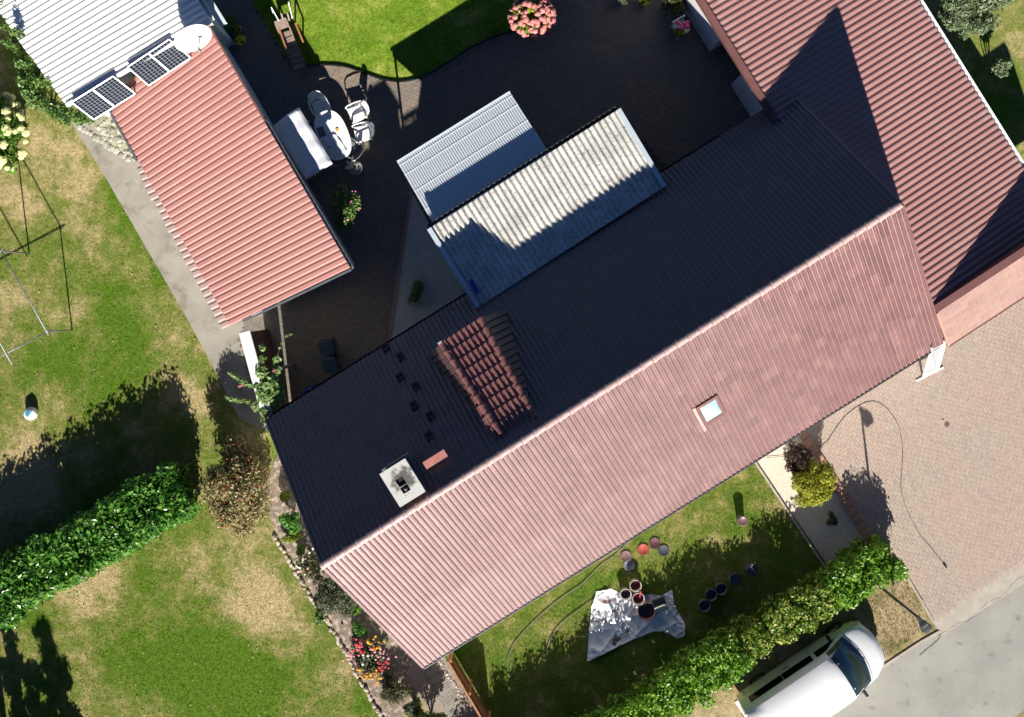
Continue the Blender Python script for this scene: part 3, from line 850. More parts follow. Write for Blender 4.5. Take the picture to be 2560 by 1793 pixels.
# verges: overhanging edge tiles as stepped strips
for u in (-0.02, LEN - 0.03):
    for side, (rv, Yd, nr, ex) in enumerate(((FV, Yf, NR, EX), (RV, Yr, NRR, EXR))):
        mb = MB()
        for j in range(nr):
            top = hp(u, 0, RZ) - Yd * (ex * j); bot = hp(u, 0, RZ) - Yd * (ex * (j + 1) + .01)
            Zd = Zf if side == 0 else Zr
            mb.box((top + bot) / 2 + Zd * .02 + U3 * .025, U3 * .028, Yd * (ex / 2 + .006), Zd * (.045 if j % 2 else .044))
        mb.build('verge', m_tile if side == 0 else m_tile_shade, roof)
# gutters
def gutter(name, a, b, r, m, parent, ):
    a, b = Vector(a), Vector(b); d = (b - a).normalized(); x = d.cross(Vector((0, 0, 1))).normalized(); n = 8; vs = []; fs = []
    for q in (a, b):
        for rr in (r, r * .88):
            for k in range(n + 1):
                t = math.pi + math.pi * k / n; vs.append(q + x * math.cos(t) * rr + Vector((0, 0, 1)) * math.sin(t) * rr)
    N_ = n + 1
    for k in range(n):
        fs.append((k, k + 1, 2 * N_ + k + 1, 2 * N_ + k)); fs.append((N_ + k + 1, N_ + k, 3 * N_ + k, 3 * N_ + k + 1))
    fs += [(0, 2 * N_, 3 * N_, N_), (N_ - 1, 2 * N_ - 1, 4 * N_ - 1, 3 * N_ - 1)]
    return MB().add(vs, fs).build(name, m, parent, True)
gutter('gutter', hp(-.02, FV + .05, EZ - .05), hp(LEN + .02, FV + .05, EZ - .05), .065, m_zinc, house)
gutter('gutter', hp(-.02, -RV - .04, roofz(RV) - .06), hp(15.9, -RV - .04, roofz(RV) - .06), .06, m_gutdark, house)
# downpipe at the drive end
MB().tube([hp(LEN - .1, FV + .05, EZ - .1), hp(LEN - .1, FV - .3, EZ - .45), hp(LEN - .1, FV - .38, EZ - .6), hp(LEN - .1, FV - .38, 0.05)], .04, 8).build('downpipe', m_zinc, house, True)

# street-side windows and door
for k, uu in enumerate((1.6, 4.4, 7.2, 12.0, 14.6, 16.6)):
    c = hp(uu, FV - .44, 1.55); fr_ = MB()
    for du_, dz_, a_, b_ in ((-.5, 0, .04, .62), (.5, 0, .04, .62), (0, .58, .54, .04), (0, -.58, .54, .04)): fr_.box(c + U3 * du_ + Vector((0, 0, dz_)), U3 * a_, V3 * .03, (0, 0, b_))
    wi = fr_.build('window', m_whitepaint, house)
    MB().box(c, U3 * .46, V3 * .012, (0, 0, .54)).build('pane', m_black, wi); MB().box(c + Vector((0, 0, -.66)) + V3 * .06, U3 * .6, V3 * .09, (0, 0, .02)).build('sill', m_kerb, wi)
c = hp(9.6, FV - .44, 1.05); dr_ = MB().box(c, U3 * .5, V3 * .03, (0, 0, 1.03)).build('door', m_wood, house); MB().box(c + U3 * .38 + V3 * .06, U3 * .06, V3 * .02, (0, 0, .015)).build('handle', m_zinc, dr_)
# chimney
ct = 7.02
cc = [P(948, 1186, ct), P(1014, 1146, ct), P(1063, 1229, ct), P(1000, 1269, ct)]
cen = sum(cc, Vector()) / 4
hu, hv = 0.40, 0.52
m_brickdark = M('chimney_render', (.16, .1, .08), (.11, .07, .06), 5, 0.9)
MB().box((cen.x, cen.y, 6.05), U3 * (hu + .02), V3 * (hv + .02), (0, 0, .25)).build('chimney_flashing', m_zinc, house)
chim = MB().box((cen.x, cen.y, (5.2 + ct - .08) / 2), U3 * (hu - .07), V3 * (hv - .07), (0, 0, (ct - .08 - 5.2) / 2)).build('chimney', m_brickdark, house)
m_cap, nt, b = newmat('sooty_concrete_cap')
dn = nd(nt, 'ShaderNodeVectorMath', operation='DISTANCE'); nt.links.new(nd(nt, 'ShaderNodeNewGeometry').outputs['Position'], dn.inputs[0]); dn.inputs[1].default_value = (cen.x + .02, cen.y + .08, ct)
f = math_(nt, 'ADD', dn.outputs['Value'], remap(nt, noise(nt, 6, 4), .2, .8, -.22, .22))
col = mixc(nt, remap(nt, f, .18, .42, 1, 0, True), (.5, .5, .47), (.1, .095, .085))
col = mixc(nt, remap(nt, noise(nt, 22, 2), .66, .72), col, (.1, .1, .09)); nt.links.new(col, b.inputs['Base Color']); b.inputs['Roughness'].default_value = .9
# cap slab with two flue openings (ring of boxes)
cz = ct - .04
def slab(mb, uA, uB, vA, vB, z, h):
    c = Vector((cen.x, cen.y, 0)) + U3 * ((uA + uB) / 2) + V3 * ((vA + vB) / 2); mb.box((c.x, c.y, z), U3 * ((uB - uA) / 2), V3 * ((vB - vA) / 2), (0, 0, h))
mb = MB()
fu = (-.13, .09); fv1 = (-.16, .06); fv2 = (.09, .27)
slab(mb, -hu, fu[0], -hv, hv, cz, .04); slab(mb, fu[1], hu, -hv, hv, cz, .04)
slab(mb, fu[0], fu[1], -hv, fv1[0], cz, .04); slab(mb, fu[0], fu[1], fv1[1], fv2[0], cz, .04); slab(mb, fu[0], fu[1], fv2[1], hv, cz, .04)
mb.build('chimney_cap', m_cap, chim)
mb = MB(); slab(mb, fu[0], fu[1], fv1[0], fv1[1], ct - .077, .003); slab(mb, fu[0], fu[1], fv2[0], fv2[1], ct - .077, .003)
mb.build('flue', m_black, chim)
mb = MB(); c = Vector((cen.x, cen.y, 0)) + U3 * -.02 + V3 * .18; mb.tube([(c.x, c.y, ct - .076), (c.x, c.y, ct - .005)], .06, 12); mb.build('flue_pipe', m_dark, chim, True)

# skylight
sc = hp(skc[0], 0, RZ) - Yf * skc[1]
def on_slope(du, dd, dz): return sc + U3 * du - Yf * dd + Zf * dz
sky_l = MB()
for (a, b, c2, d2) in [(-SKW / 2, -SKW / 2 + .09, -SKH / 2, SKH / 2), (SKW / 2 - .09, SKW / 2, -SKH / 2, SKH / 2), (-SKW / 2 + .09, SKW / 2 - .09, -SKH / 2, -SKH / 2 + .11), (-SKW / 2 + .09, SKW / 2 - .09, SKH / 2 - .11, SKH / 2)]:
    sky_l.box(on_slope((a + b) / 2, (c2 + d2) / 2, .045), U3 * ((b - a) / 2), Yf * ((d2 - c2) / 2), Zf * .05)
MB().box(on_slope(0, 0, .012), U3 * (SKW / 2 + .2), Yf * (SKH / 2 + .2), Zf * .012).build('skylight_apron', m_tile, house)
skf = sky_l.build('skylight', M('skylight_frame', (.2, .1, .09), (.15, .07, .065), 6, .5), house)
m_pane, nt, b = newmat('milky_acrylic'); b.inputs['Base Color'].default_value = (.42, .6, .68, 1); b.inputs['Roughness'].default_value = .18; b.inputs['Coat Weight'].default_value = .5
sn = 6; vs = []; fs = []
for i in range(sn + 1):
    for j in range(sn + 1):
        a = -1 + 2 * i / sn; c2 = -1 + 2 * j / sn
        vs.append(on_slope(a * (SKW / 2 - .095), c2 * (SKH / 2 - .115), .07 + .10 * (1 - a ** 4) * (1 - c2 ** 4)))
for i in range(sn):
    for j in range(sn): fs.append((i * (sn + 1) + j, (i + 1) * (sn + 1) + j, (i + 1) * (sn + 1) + j + 1, i * (sn + 1) + j + 1))
pn = MB().add(vs, fs).build('dome_pane', m_pane, skf, True)
MB().box(on_slope(-SKW / 2 - .06, .1, .035), U3 * .045, Yf * (SKH / 2 + .1), Zf * .022).build('flashing', m_ridge, skf)

# vent tiles and roof step on the shaded slope
def on_rear(px, py, dz=0):
    p0 = hp(0, 0, RZ); c = Vector((0, 0, H)); d = P(px, py, 0) - c; t = (p0 + Zr * dz - c).dot(Zr) / d.dot(Zr); return c + d * t
for (a, b) in [(964, 870), (1002, 893), (1001, 944), (1040, 968), (1036, 1015), (1076, 1041), (1073, 1091)]:
    q = on_rear(a, b, .05); mb = MB()
    mb.box(q, U3 * .1, Yr * .11, Zr * .03); mb.box(q - Yr * .1 + Zr * .03, U3 * .09, Yr * .04, Zr * .03)
    mb.build('vent_tile', m_under, house)
q1, q2 = on_rear(1062, 1166, .26), on_rear(1114, 1131, .26)
st = MB().box((q1 + q2) / 2, U3 * ((q2 - q1).length / 2), V3 * .11, (0, 0, .015)).build('roof_step', M('step_red', (.4, .16, .13), (.33, .13, .11)), house)
for q in (q1, q2): MB().bar(q + (q2 - q1).normalized() * (.08 if q is q1 else -.08), on_rear(1088, 1148, 0) * 0 + q + Vector((0, 0, -.3)), .03, .012).build('bracket', m_dark, st)

# trapezoid dormer on the yard side
zt, zf_ = 6.37, 5.15
dTL, dTR = P(1252, 1082, zt - .1), P(1338, 1042, zt - .02)
dFL, dFR = P(1104, 858, zf_), P(1203, 797, zf_)
dTL.z = zt; dTR.z = zt
BL, BR = on_rear(1068, 890, .08), on_rear(1262, 771, .08)
dorm = MB()
bot = [Vector((p.x, p.y, roofz((p - O3).dot(V3)) - .3)) for p in (dFL, dFR, BL, BR)]
dorm.add([dTL, dTR, dFL, dFR, BL, BR, bot[2], bot[3], bot[0], bot[1]], [(2, 3, 1, 0), (4, 2, 0), (3, 5, 1), (6, 7, 5, 3, 2, 4)])
dm = dorm.build('dormer', m_under, house)
# dormer roof tiles (bigger pans seen as rows)
ey = (dFL + dFR) / 2; tp = (dTL + dTR) / 2
Yd = (tp - ey).normalized(); Xd = (dFR - dFL).normalized() * -1; Zd = Xd.cross(Yd).normalized(); Xd = Yd.cross(Zd)
if Zd.z < 0: Zd = -Zd; Xd = -Xd
dl = (tp - ey).length; nrow = 9; ex = dl / nrow; wd = (dFR - dFL).length; ncol = 4; tw = wd / ncol
tvd, tfd = tile_verts(tw, ex)
tvd = tvd * np.array([1, 1, 1.1])
lst = []
for j in range(nrow):
    for i in range(ncol):
        c0 = dFL.lerp(dTL, j / nrow); c1 = dFR.lerp(dTR, j / nrow); st_ = c1 if Xd.dot(dFR - dFL) < 0 else c0
        lst.append((st_ + Xd * (tw * i) + Zd * .03, j, i))
dR = frame(Xd, Yd, Zd)
dmesh = bpy.data.meshes.new('dormer_tile'); dmesh.from_pydata([tuple(v) for v in tvd], [], [tuple(f) for f in tfd]); dmesh.update(); dmesh.materials.append(m_tile_dormer)
for p, j, i in lst:
    o = bpy.data.objects.new('dormer_tile', dmesh); link(o); setup(o, dm)
    Mx = Matrix(((Xd.x, Yd.x, Zd.x, 0), (Xd.y, Yd.y, Zd.y, 0), (Xd.z, Yd.z, Zd.z, 0), (0, 0, 0, 1))); Mx.translation = p - OFF[dm.name]; o.matrix_local = Mx
# hip caps along both edges
for (a, b) in ((dFL, dTL), (dFR, dTR)):
    n = 10; L = (b - a).length / n; me = cap_mesh(L + .02, .085, m_tile_dormer, 'hip_tile')
    d = (b - a).normalized(); x = d; y = Vector((0, 0, 1)).cross(x).normalized(); z = x.cross(y)
    for i in range(n):
        o = bpy.data.objects.new('hip_tile', me); link(o); setup(o, dm)
        Mx = Matrix(((x.x, y.x, z.x, 0), (x.y, y.y, z.y, 0), (x.z, y.z, z.z, 0), (0, 0, 0, 1))); Mx.translation = a.lerp(b, i / n) + Vector((0, 0, .06)) - OFF[dm.name]
        o.matrix_local = Mx
MB().box(dFL + Vector((0, 0, .08)) - Yd * .04 + U3 * -.03, U3 * .06, Yd * .03, (0, 0, .07)).build('sunlit_hip_end_stand_in', m_white, dm)  # white colour stands in for sunlight on the end of the hip cap
# side slopes: courses of tiles running down to the main roof
for (f_, b_, t_, nm) in ((dFL, BL, dTL, 'side_tile'), (dFR, BR, dTR, 'side_tile')):
    n = 16
    for i in range(n):
        s0, s1 = i / n, (i + .86) / n
        A0, A1 = f_.lerp(t_, s0), f_.lerp(t_, s1); B0, B1 = b_.lerp(t_, s0), b_.lerp(t_, s1)
        nn = (A1 - A0).cross(B0 - A0).normalized(); nn = nn if nn.z > 0 else -nn
        mb = MB(); up = nn * .035
        mb.add([A0 + up * .3, A1 + up, B1 + up, B0 + up * .3, A1, B1], [(0, 1, 2, 3), (1, 4, 5, 2)]); mb.build(nm, m_tile_shade, dm)

# ================================================================== LEAN-TO with fibre-cement roof and polycarbonate canopy
zi, zo = 3.76, 3.46
LI0, LI1 = P(1196, 768, zi), P(1661, 467, zi); LO0, LO1 = P(1073, 572, zo), P(1546, 274, zo)
lean = thing('lean_to', 'lean-to with weathered grey corrugated roof half in shadow behind the house', 'lean-to', ((LO0.x + LO1.x) / 2, (LO0.y + LO1.y) / 2, 0))
ins = [LO0.lerp(LO1, .03).lerp(LI0, .06), LO1.lerp(LO0, .03).lerp(LI1, .06), LI1.lerp(LI0, .02), LI0.lerp(LI1, .02)]
MB().prism([(p.x, p.y) for p in ins], 0, zo - .12).build('wall', m_wall, lean)
ns = 6
for i in range(ns):
    a, b = i / ns, (i + 1) / ns
    profiled('roof_sheet', LO0.lerp(LO1, a), LO0.lerp(LO1, b), LI0.lerp(LI1, a), LI0.lerp(LI1, b), .173, wave(.026), m_fib, lean, segs=1)
for a, b in ((LO0, LI0), (LO1, LI1)):
    MB().bar(a + Vector((0, 0, .03)), b + Vector((0, 0, .03)), .14, .06).build('verge_trim', m_trimblue, lean)
gutter('gutter', LO0 + Vector((-.05, .08, -.06)), LO1 + Vector((-.05, .08, -.06)), .05, m_gutdark, lean)
tag(MB().bar(P(1176, 700, zi + .06), P(1194, 733, zi + .06), .12, .05).build('blue_gutter_piece', m_bluebin), 'short bright blue plastic piece lying on the grey corrugated roof', 'plastic piece')

zc0, zc1 = 2.45, 3.1
cO0, cO1 = P(993, 405, zc0), P(1275, 230, zc0); cI0, cI1 = P(1090, 572, zc1), P(1376, 388, zc1)
can = thing('canopy', 'translucent white corrugated canopy over the terrace beside the lean-to', 'canopy', ((cO0.x + cO1.x) / 2, (cO0.y + cO1.y) / 2, 0))
m_poly, nt, b = newmat('white_polycarbonate')
b.inputs['Base Color'].default_value = (.78, .86, .9, 1); b.inputs['Roughness'].default_value = .25
tb = nd(nt, 'ShaderNodeBsdfTransparent'); tb.inputs[0].default_value = (.85, .8, .72, 1)
tl = nd(nt, 'ShaderNodeBsdfTranslucent'); tl.inputs[0].default_value = (.8, .78, .72, 1)
mx = nd(nt, 'ShaderNodeMixShader'); mx.inputs[0].default_value = .16; nt.links.new(b.outputs[0], mx.inputs[1]); nt.links.new(tl.outputs[0], mx.inputs[2])
mx2 = nd(nt, 'ShaderNodeMixShader'); mx2.inputs[0].default_value = .1; nt.links.new(mx.outputs[0], mx2.inputs[1]); nt.links.new(tb.outputs[0], mx2.inputs[2])
nt.links.new(mx2.outputs[0], nt.nodes['Material Output'].inputs[0])
for i in range(4):
    a, b_ = i / 4, (i + 1) / 4
    profiled('roof_sheet', cO0.lerp(cO1, a), cO0.lerp(cO1, b_), cI0.lerp(cI1, a), cI0.lerp(cI1, b_), .078, [(0, 0), (.3, 0), (.45, .018), (.85, .018)], m_poly, can, thick=.003)
for t in (.06, .2, .45, .72):
    MB().bar(cO0.lerp(cI0, t) - Vector((0, 0, .05)), cO1.lerp(cI1, t) - Vector((0, 0, .05)), .05, .07).build('purlin', m_whitepaint, can)
for t in (.06, .2, .45, .72):
    MB().bar(cO0.lerp(cI0, t) + Vector((0, 0, .021)), cO1.lerp(cI1, t) + Vector((0, 0, .021)), .014, .005).build('batten', m_white, can)
for s in (.02, .5, .98):
    MB().bar(cO0.lerp(cO1, s) - Vector((0, 0, .12)), cI0.lerp(cI1, s) - Vector((0, 0, .12)), .06, .07).build('rafter', m_whitepaint, can)
for s in (.03, .97):
    q = cO0.lerp(cO1, s); MB().bar((q.x, q.y, 0), (q.x, q.y, zc0 - .15), .07).build('post', m_whitepaint, can)
MB().bar(cO0 + Vector((0, 0, -.0)), cO1 + Vector((0, 0, -.0)), .06, .05).build('front_trim', m_trimblue, can)
# ================================================================== ANNEX (monopitch roof falling to the right, shingled front pent)
def ann_z(q): return 3.71 - 0.231 * (Vector(q).dot(U3) - 9.16)
def on_annex(px, py):
    z = 3.2
    for _ in range(12): z = ann_z(P(px, py, z))
    return P(px, py, z)
# corners: left edge line (1750,0)-(1915,250); right edge line (2305,0)-(2560,380); front line below the parapet
def lerp2(a, b, t): return (a[0] + (b[0] - a[0]) * t, a[1] + (b[1] - a[1]) * t)
aLT = on_annex(*lerp2((1752, 0), (1915, 250), -.55)); aLB = on_annex(*lerp2((1752, 0), (1915, 250), 1.06))
aRT = on_annex(*lerp2((2300, 0), (2556, 382), -.25));
ul0 = aLT.dot(U3); ul1 = aRT.dot(U3)
def anp(u, v, dz=0):
    q = U3 * u + V3 * v; return Vector((q.x, q.y, 3.71 - .231 * (u - 9.16) + dz))
vT = min(aLT.dot(V3), aRT.dot(V3)) - .6; vB = P(2345, 778, 3.45).dot(V3) - .06
annex = thing('garage_annex', 'low annex with dusty red ribbed metal roof and shingled front pent', 'annex', U3 * ((ul0 + ul1) / 2) + V3 * vB)
ns = 8; PR = [(0.0, 0.0), (0.16, 0.0), (0.34, 0.026), (0.5, 0.029), (0.68, 0.026), (0.86, 0.0)]
for i in range(ns):
    v0, v1 = vT + (vB - vT) * i / ns, vT + (vB - vT) * (i + 1) / ns
    profiled('roof_sheet', anp(ul0, v1), anp(ul0, v0), anp(ul1, v1), anp(ul1, v0), .2, PR, m_annex, annex)
# walls
uw0, uw1 = ul0 + .36, ul1 - .3
def abox(mb, uA, uB, vA, vB_, z0, ztop):
    pts = [U3 * uA + V3 * vA, U3 * uB + V3 * vA, U3 * uB + V3 * vB_, U3 * uA + V3 * vB_]
    vs = [Vector((p.x, p.y, z0)) for p in pts] + [Vector((p.x, p.y, (3.71 - .231 * (p.dot(U3) - 9.16) - .13) if ztop is None else ztop)) for p in pts]
    return mb.add(vs, [(0, 1, 2, 3), (4, 7, 6, 5), (0, 4, 5, 1), (1, 5, 6, 2), (2, 6, 7, 3), (3, 7, 4, 0)])
vr0 = P(1776, 128, 0).dot(V3) + .02; vr1 = P(1830, 210, 0).dot(V3)
abox(MB(), uw0, uw1, vT + .2, vr0, 0, None).build('wall', m_wall, annex)
abox(MB(), uw0, uw1, vr1, vB - .15, 0, None).build('wall', m_wall, annex)
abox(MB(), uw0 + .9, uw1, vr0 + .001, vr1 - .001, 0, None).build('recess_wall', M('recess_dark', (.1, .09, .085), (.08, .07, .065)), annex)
q0, q1 = U3 * (uw0 - .03) + V3 * (vr0 - .5), U3 * (uw0 - .03) + V3 * (vB - .2)
MB().bar((q0.x, q0.y, 2.9), (q1.x, q1.y, 2.9), .06, .08).build('lintel', m_trimblue, annex)
# fascia board on the high side and white gutter on the low side
MB().bar(anp(ul0 + .04, vT, .035), anp(ul0 + .04, vB, .035), .17, .05).build('fascia_cap', m_fascia, annex)
MB().bar(anp(ul0 - .05, vT, -.09), anp(ul0 - .05, vB, -.09), .025, .2).build('fascia', m_fascia, annex)
a, b = anp(ul1 + .07, vT, -.03), anp(ul1 + .07, vB, -.03)
gutter('gutter', a, b, .075, m_whitepaint, annex)
mb = MB()
# front pent: top ridge z 3.55 down to 2.6, shingle courses
pT0, pT1 = P(2341, 783, 3.55), P(2700, 547, 3.55); pB0, pB1 = P(2371, 864, 2.6), P(2700, 644, 2.6)
pd = (pT1 - pT0).normalized(); L = (pT1 - pT0).length
pB1 = pB0 + pd * L
slope_n = (pB0 - pT0).cross(pd).normalized(); slope_n = slope_n if slope_n.z > 0 else -slope_n
back0, back1 = pT0 - V3 * .22, pT1 - V3 * .22
bz0, bz1 = 2.0, 2.0
mb.add([pT0, pT1, pB1, pB0, Vector((back0.x, back0.y, 3.55)), Vector((back1.x, back1.y, 3.55)), Vector((back1.x, back1.y, 2.0)), Vector((back0.x, back0.y, 2.0)), Vector((pB0.x, pB0.y, 2.45)), Vector((pB1.x, pB1.y, 2.45))],
       [(3, 2, 1, 0), (0, 1, 5, 4), (4, 5, 6, 7), (8, 9, 2, 3), (7, 8, 3, 0, 4), (6, 5, 1, 2, 9), (6, 9, 8, 7)])
m_shing = PIECE('salmon_shingle', [(.29, .18, .15), (.33, .205, .17), (.27, .17, .15), (.35, .22, .175), (.26, .175, .16)], .8, .25, wear=(.33, .21, .18), wscale=1.2, grain=20, bmp=.2, var=.12)
pent_ = mb.build('front_pent', m_fascia, annex)
nrow = 9; sw = .5
svs = []
for j in range(nrow):
    t0, t1 = j / nrow, (j + 1) / nrow
    off = (j % 2) * sw / 2
    k0 = 0
    x = -off
    while x < L:
        x0, x1 = max(x, 0) + .004, min(x + sw, L) - .004
        if x1 - x0 > .05:
            A0 = pT0.lerp(pB0, t0 - .01 if j else 0) + pd * x0; A1 = pT0.lerp(pB0, t0 - .01 if j else 0) + pd * x1; B0 = pT0.lerp(pB0, t1) + pd * x0; B1 = pT0.lerp(pB0, t1) + pd * x1
            n1, n2 = slope_n * .006, slope_n * .016
            MB().add([A0 + n1, A1 + n1, B1 + n2, B0 + n2, B0, B1, A0, A1], [(0, 3, 2, 1), (3, 4, 5, 2), (0, 6, 4, 3), (1, 2, 5, 7)]).build('shingle', m_shing, pent_)
        x += sw
MB().bar(pB0 + Vector((0, 0, -.03)) + V3 * .03, pB1 + Vector((0, 0, -.03)) + V3 * .03, .06, .05).build('front_gutter', m_fascia, annex)
MB().bar(pT0 + Vector((0, 0, .0)) - slope_n * -.02, pT0.lerp(pB0, 1) + slope_n * .02, .06, .03).build('pent_verge', M('pale_orange_trim', (.5, .27, .2)), annex)
a, b = anp((U3 * 0 + P(2400, 737, 3.2)).dot(U3), vB - .1, .06), anp((P(2600, 600, 3.0)).dot(U3), vB - .1, .06)
MB().bar(a, b, .12, .03).build('flashing', m_zinc, annex)

# ================================================================== SALMON SHED
zl, zr = 3.06, 2.84
sLT, sLB = P(262, 250, zl), P(575, 815, zl); sRT, sRB = P(516, 58, zr), P(876, 671, zr)
shed = thing('salmon_shed', 'long shed with salmon ribbed metal roof between the path and courtyard', 'shed', ((sRT.x + sRB.x) / 2, (sRT.y + sRB.y) / 2, 0))
ns = 8
for i in range(ns):
    t0, t1 = i / ns, (i + 1) / ns
    profiled('roof_sheet', sLB.lerp(sLT, t0), sLB.lerp(sLT, t1), sRB.lerp(sRT, t0), sRB.lerp(sRT, t1), .2, TRAP, m_shed, shed)
for i in range(5):
    t0, t1 = i * .142, (i + 1) * .142
    d = (sRB - sLB).normalized()
    profiled('edge_sheet', sLB.lerp(sLT, t0) - d * .25 + Vector((0, 0, .0)), sLB.lerp(sLT, t1) - d * (.25 - .03 * i) , sLB.lerp(sLT, t0) + d * .02 - Vector((0, 0, .012)), sLB.lerp(sLT, t1) + d * .02 - Vector((0, 0, .012)), .2, TRAP, m_shedpale, shed)
cs = [sLT.lerp(sRT, .03), sRT.lerp(sLT, .03), sRB.lerp(sLB, .03), sLB.lerp(sRB, .03)]
i0 = [(p.x, p.y) for p in (cs[0], cs[1], cs[2].lerp(cs[1], .03), cs[3].lerp(cs[0], .03))]
MB().prism(i0, 0, 2.68).build('wall', m_wall, shed)
gutter('gutter', sRB + Vector((.06, -.02, -.05)), sRB.lerp(sRT, .62) + Vector((.06, -.02, -.05)), .06, m_zinc, shed)
MB().bar(sLB.lerp(sRB, .1) + Vector((.02, -.04, -.03)), sRB + Vector((.02, -.04, -.03)), .06, .12).build('fascia', m_zinc, shed)
MB().bar(sRB.lerp(sRT, .6) + Vector((.04, 0, -.05)), sRT + Vector((.04, 0, -.05)), .05, .12).build('fascia', m_fascia, shed)
MB().bar(sLT.lerp(sLB, .04) + Vector((-.04, 0, .0)), sLT.lerp(sLB, .27) + Vector((-.04, 0, .0)), .06, .08).build('verge_trim', m_zinc, shed)

# ================================================================== WHITE BARN (upper left)
zb0, zb1 = 3.5, 3.58
bA, bB = P(165, 262, zb0), P(527, 52, zb1)          # lower-right edge of its roof
dirU = (bB - bA); dirU.z = 0; dirU.normalize()
perp = Vector((-dirU.y, dirU.x, 0))
if perp.y < 0: perp = -perp
edgeL = (P(2, 30, zb0) - bA)
barn = thing('white_barn', 'barn with bright white corrugated fibre cement roof at upper left', 'barn', (bB.x, bB.y, 0))
Lb = 8.0; ns = 9
def bq(s, t):
    """s 0..1 along the corrugation from left edge to right edge, t metres away from the lower edge"""
    lft = bA + (P(0, 27, zb0) - bA) * (t / ((P(0, 27, zb0) - bA).length) )
    rgt = bB + (P(487, -12, zb1) - bB).normalized() * t * 1.04
    return lft.lerp(rgt, s)
for i in range(ns):
    t0, t1 = Lb * i / ns, Lb * (i + 1) / ns
    j0 = random.uniform(-.012, .0)
    profiled('roof_sheet', bq(j0, t0), bq(j0, t1), bq(1, t0), bq(1, t1), .19, wave(.024), m_fib2, barn, thick=.008)
wl = [bq(.03, .12), bq(.985, .12), bq(.985, Lb), bq(.03, Lb)]
MB().prism([(p.x, p.y) for p in wl], 0, 3.42).build('wall', m_wall, barn)
MB().bar(bq(0, -.03) + Vector((0, 0, .0)), bq(1, -.03), .1, .12).build('verge_board', m_whitepaint, barn)
gutter('gutter', bq(1.012, 0) + Vector((0, 0, -.06)), bq(1.012, Lb) + Vector((0, 0, -.06)), .06, m_trimblue, barn)
q = bq(1.03, .1)
MB().bar((q.x, q.y, 2.3), (q + (bq(1.03, 2) - bq(1.03, 0)).normalized() * 2.5).to_tuple()[:2] + (2.3,), .22, .12).build('ledge', m_trimblue, barn)

# ================================================================== SOLAR PANELS
m_cell, nt, b = newmat('solar_cell'); b.inputs['Base Color'].default_value = (.012, .018, .03, 1); b.inputs['Roughness'].default_value = .06; b.inputs['Specular IOR Level'].default_value = .25
m_back = M('solar_backsheet', (.22, .23, .25), (.2, .21, .23), 5, .6, spec=.2)
m_alu = M('aluminium_frame', (.72, .73, .75), (.66, .67, .69), 5, .35, metal=.3)
def solar(name, label, quad):
    zh, zlw = 3.68, 3.22
    A, B, Cq, D = P(*quad[0], zh), P(*quad[1], zh), P(*quad[2], zlw), P(*quad[3], zlw)     # left-high, right-high, right-low, left-low
    t = thing(name, label, 'solar panel', ((A.x + Cq.x) / 2, (A.y + Cq.y) / 2, 2.95), 'solar panels at the barn edge')
    n = (B - A).cross(D - A).normalized(); n = n if n.z > 0 else -n
    for h in range(2):
        a, b_, c, d = A.lerp(B, h / 2 + .006), A.lerp(B, (h + 1) / 2 - .006), D.lerp(Cq, (h + 1) / 2 - .006), D.lerp(Cq, h / 2 + .006)
        pn = MB(); pn.add([a, b_, c, d, a - n * .03, b_ - n * .03, c - n * .03, d - n * .03], [(0, 3, 2, 1), (4, 5, 6, 7), (0, 1, 5, 4), (1, 2, 6, 5), (2, 3, 7, 6), (3, 0, 4, 7)])
        po = pn.build('panel', m_back, t)
        fr = MB()
        for (p, q) in ((a, b_), (b_, c), (c, d), (d, a)): fr.bar(p, q, .03, .045, up=n)
        fr.build('frame', m_alu, po)
        ce = MB(); nu, nv = 6, 9
        for i in range(nu):
            for j in range(nv):
                g = .07; u0_, u1_ = (i + g) / nu, (i + 1 - g) / nu; v0_, v1_ = (j + g) / nv, (j + 1 - g) / nv
                def q_(u, v): u = .03 + u * .94; v = .03 + v * .94; return a.lerp(b_, u).lerp(d.lerp(c, u), v) + n * .003
                ce.add([q_(u0_, v0_), q_(u0_, v1_), q_(u1_, v1_), q_(u1_, v0_)], [(0, 1, 2, 3)])
        ce.build('cells', m_cell, po)
    for s in (.05, .95):
        hi, lo = A.lerp(B, s), D.lerp(Cq, s); ft = Vector((hi.x, hi.y, 3.1))
        MB().bar(hi - n * .06, ft, .04).build('leg', m_grey, t); MB().bar(lo - n * .05, Vector((lo.x, lo.y, 3.0)), .04).build('leg', m_grey, t)
        mb = MB(); mb.add([hi - n * .05, lo - n * .05, Vector((hi.x, hi.y, 3.15)), hi - n * .05 + dirU * .006, lo - n * .05 + dirU * .006, Vector((hi.x, hi.y, 3.15)) + dirU * .006], [(0, 1, 2), (5, 4, 3), (0, 2, 5, 3), (1, 0, 3, 4), (2, 1, 4, 5)])
        mb.build('side_plate', m_grey, t)
    return t
solar('solar_panel', 'pair of tilted solar panels nearer the path, over the ivy corner', [(178, 256), (283, 190), (339, 234), (234, 299)])
solar('solar_panel', 'pair of tilted solar panels beside the white satellite dish', [(318, 168), (423, 98), (477, 144), (371, 214)])

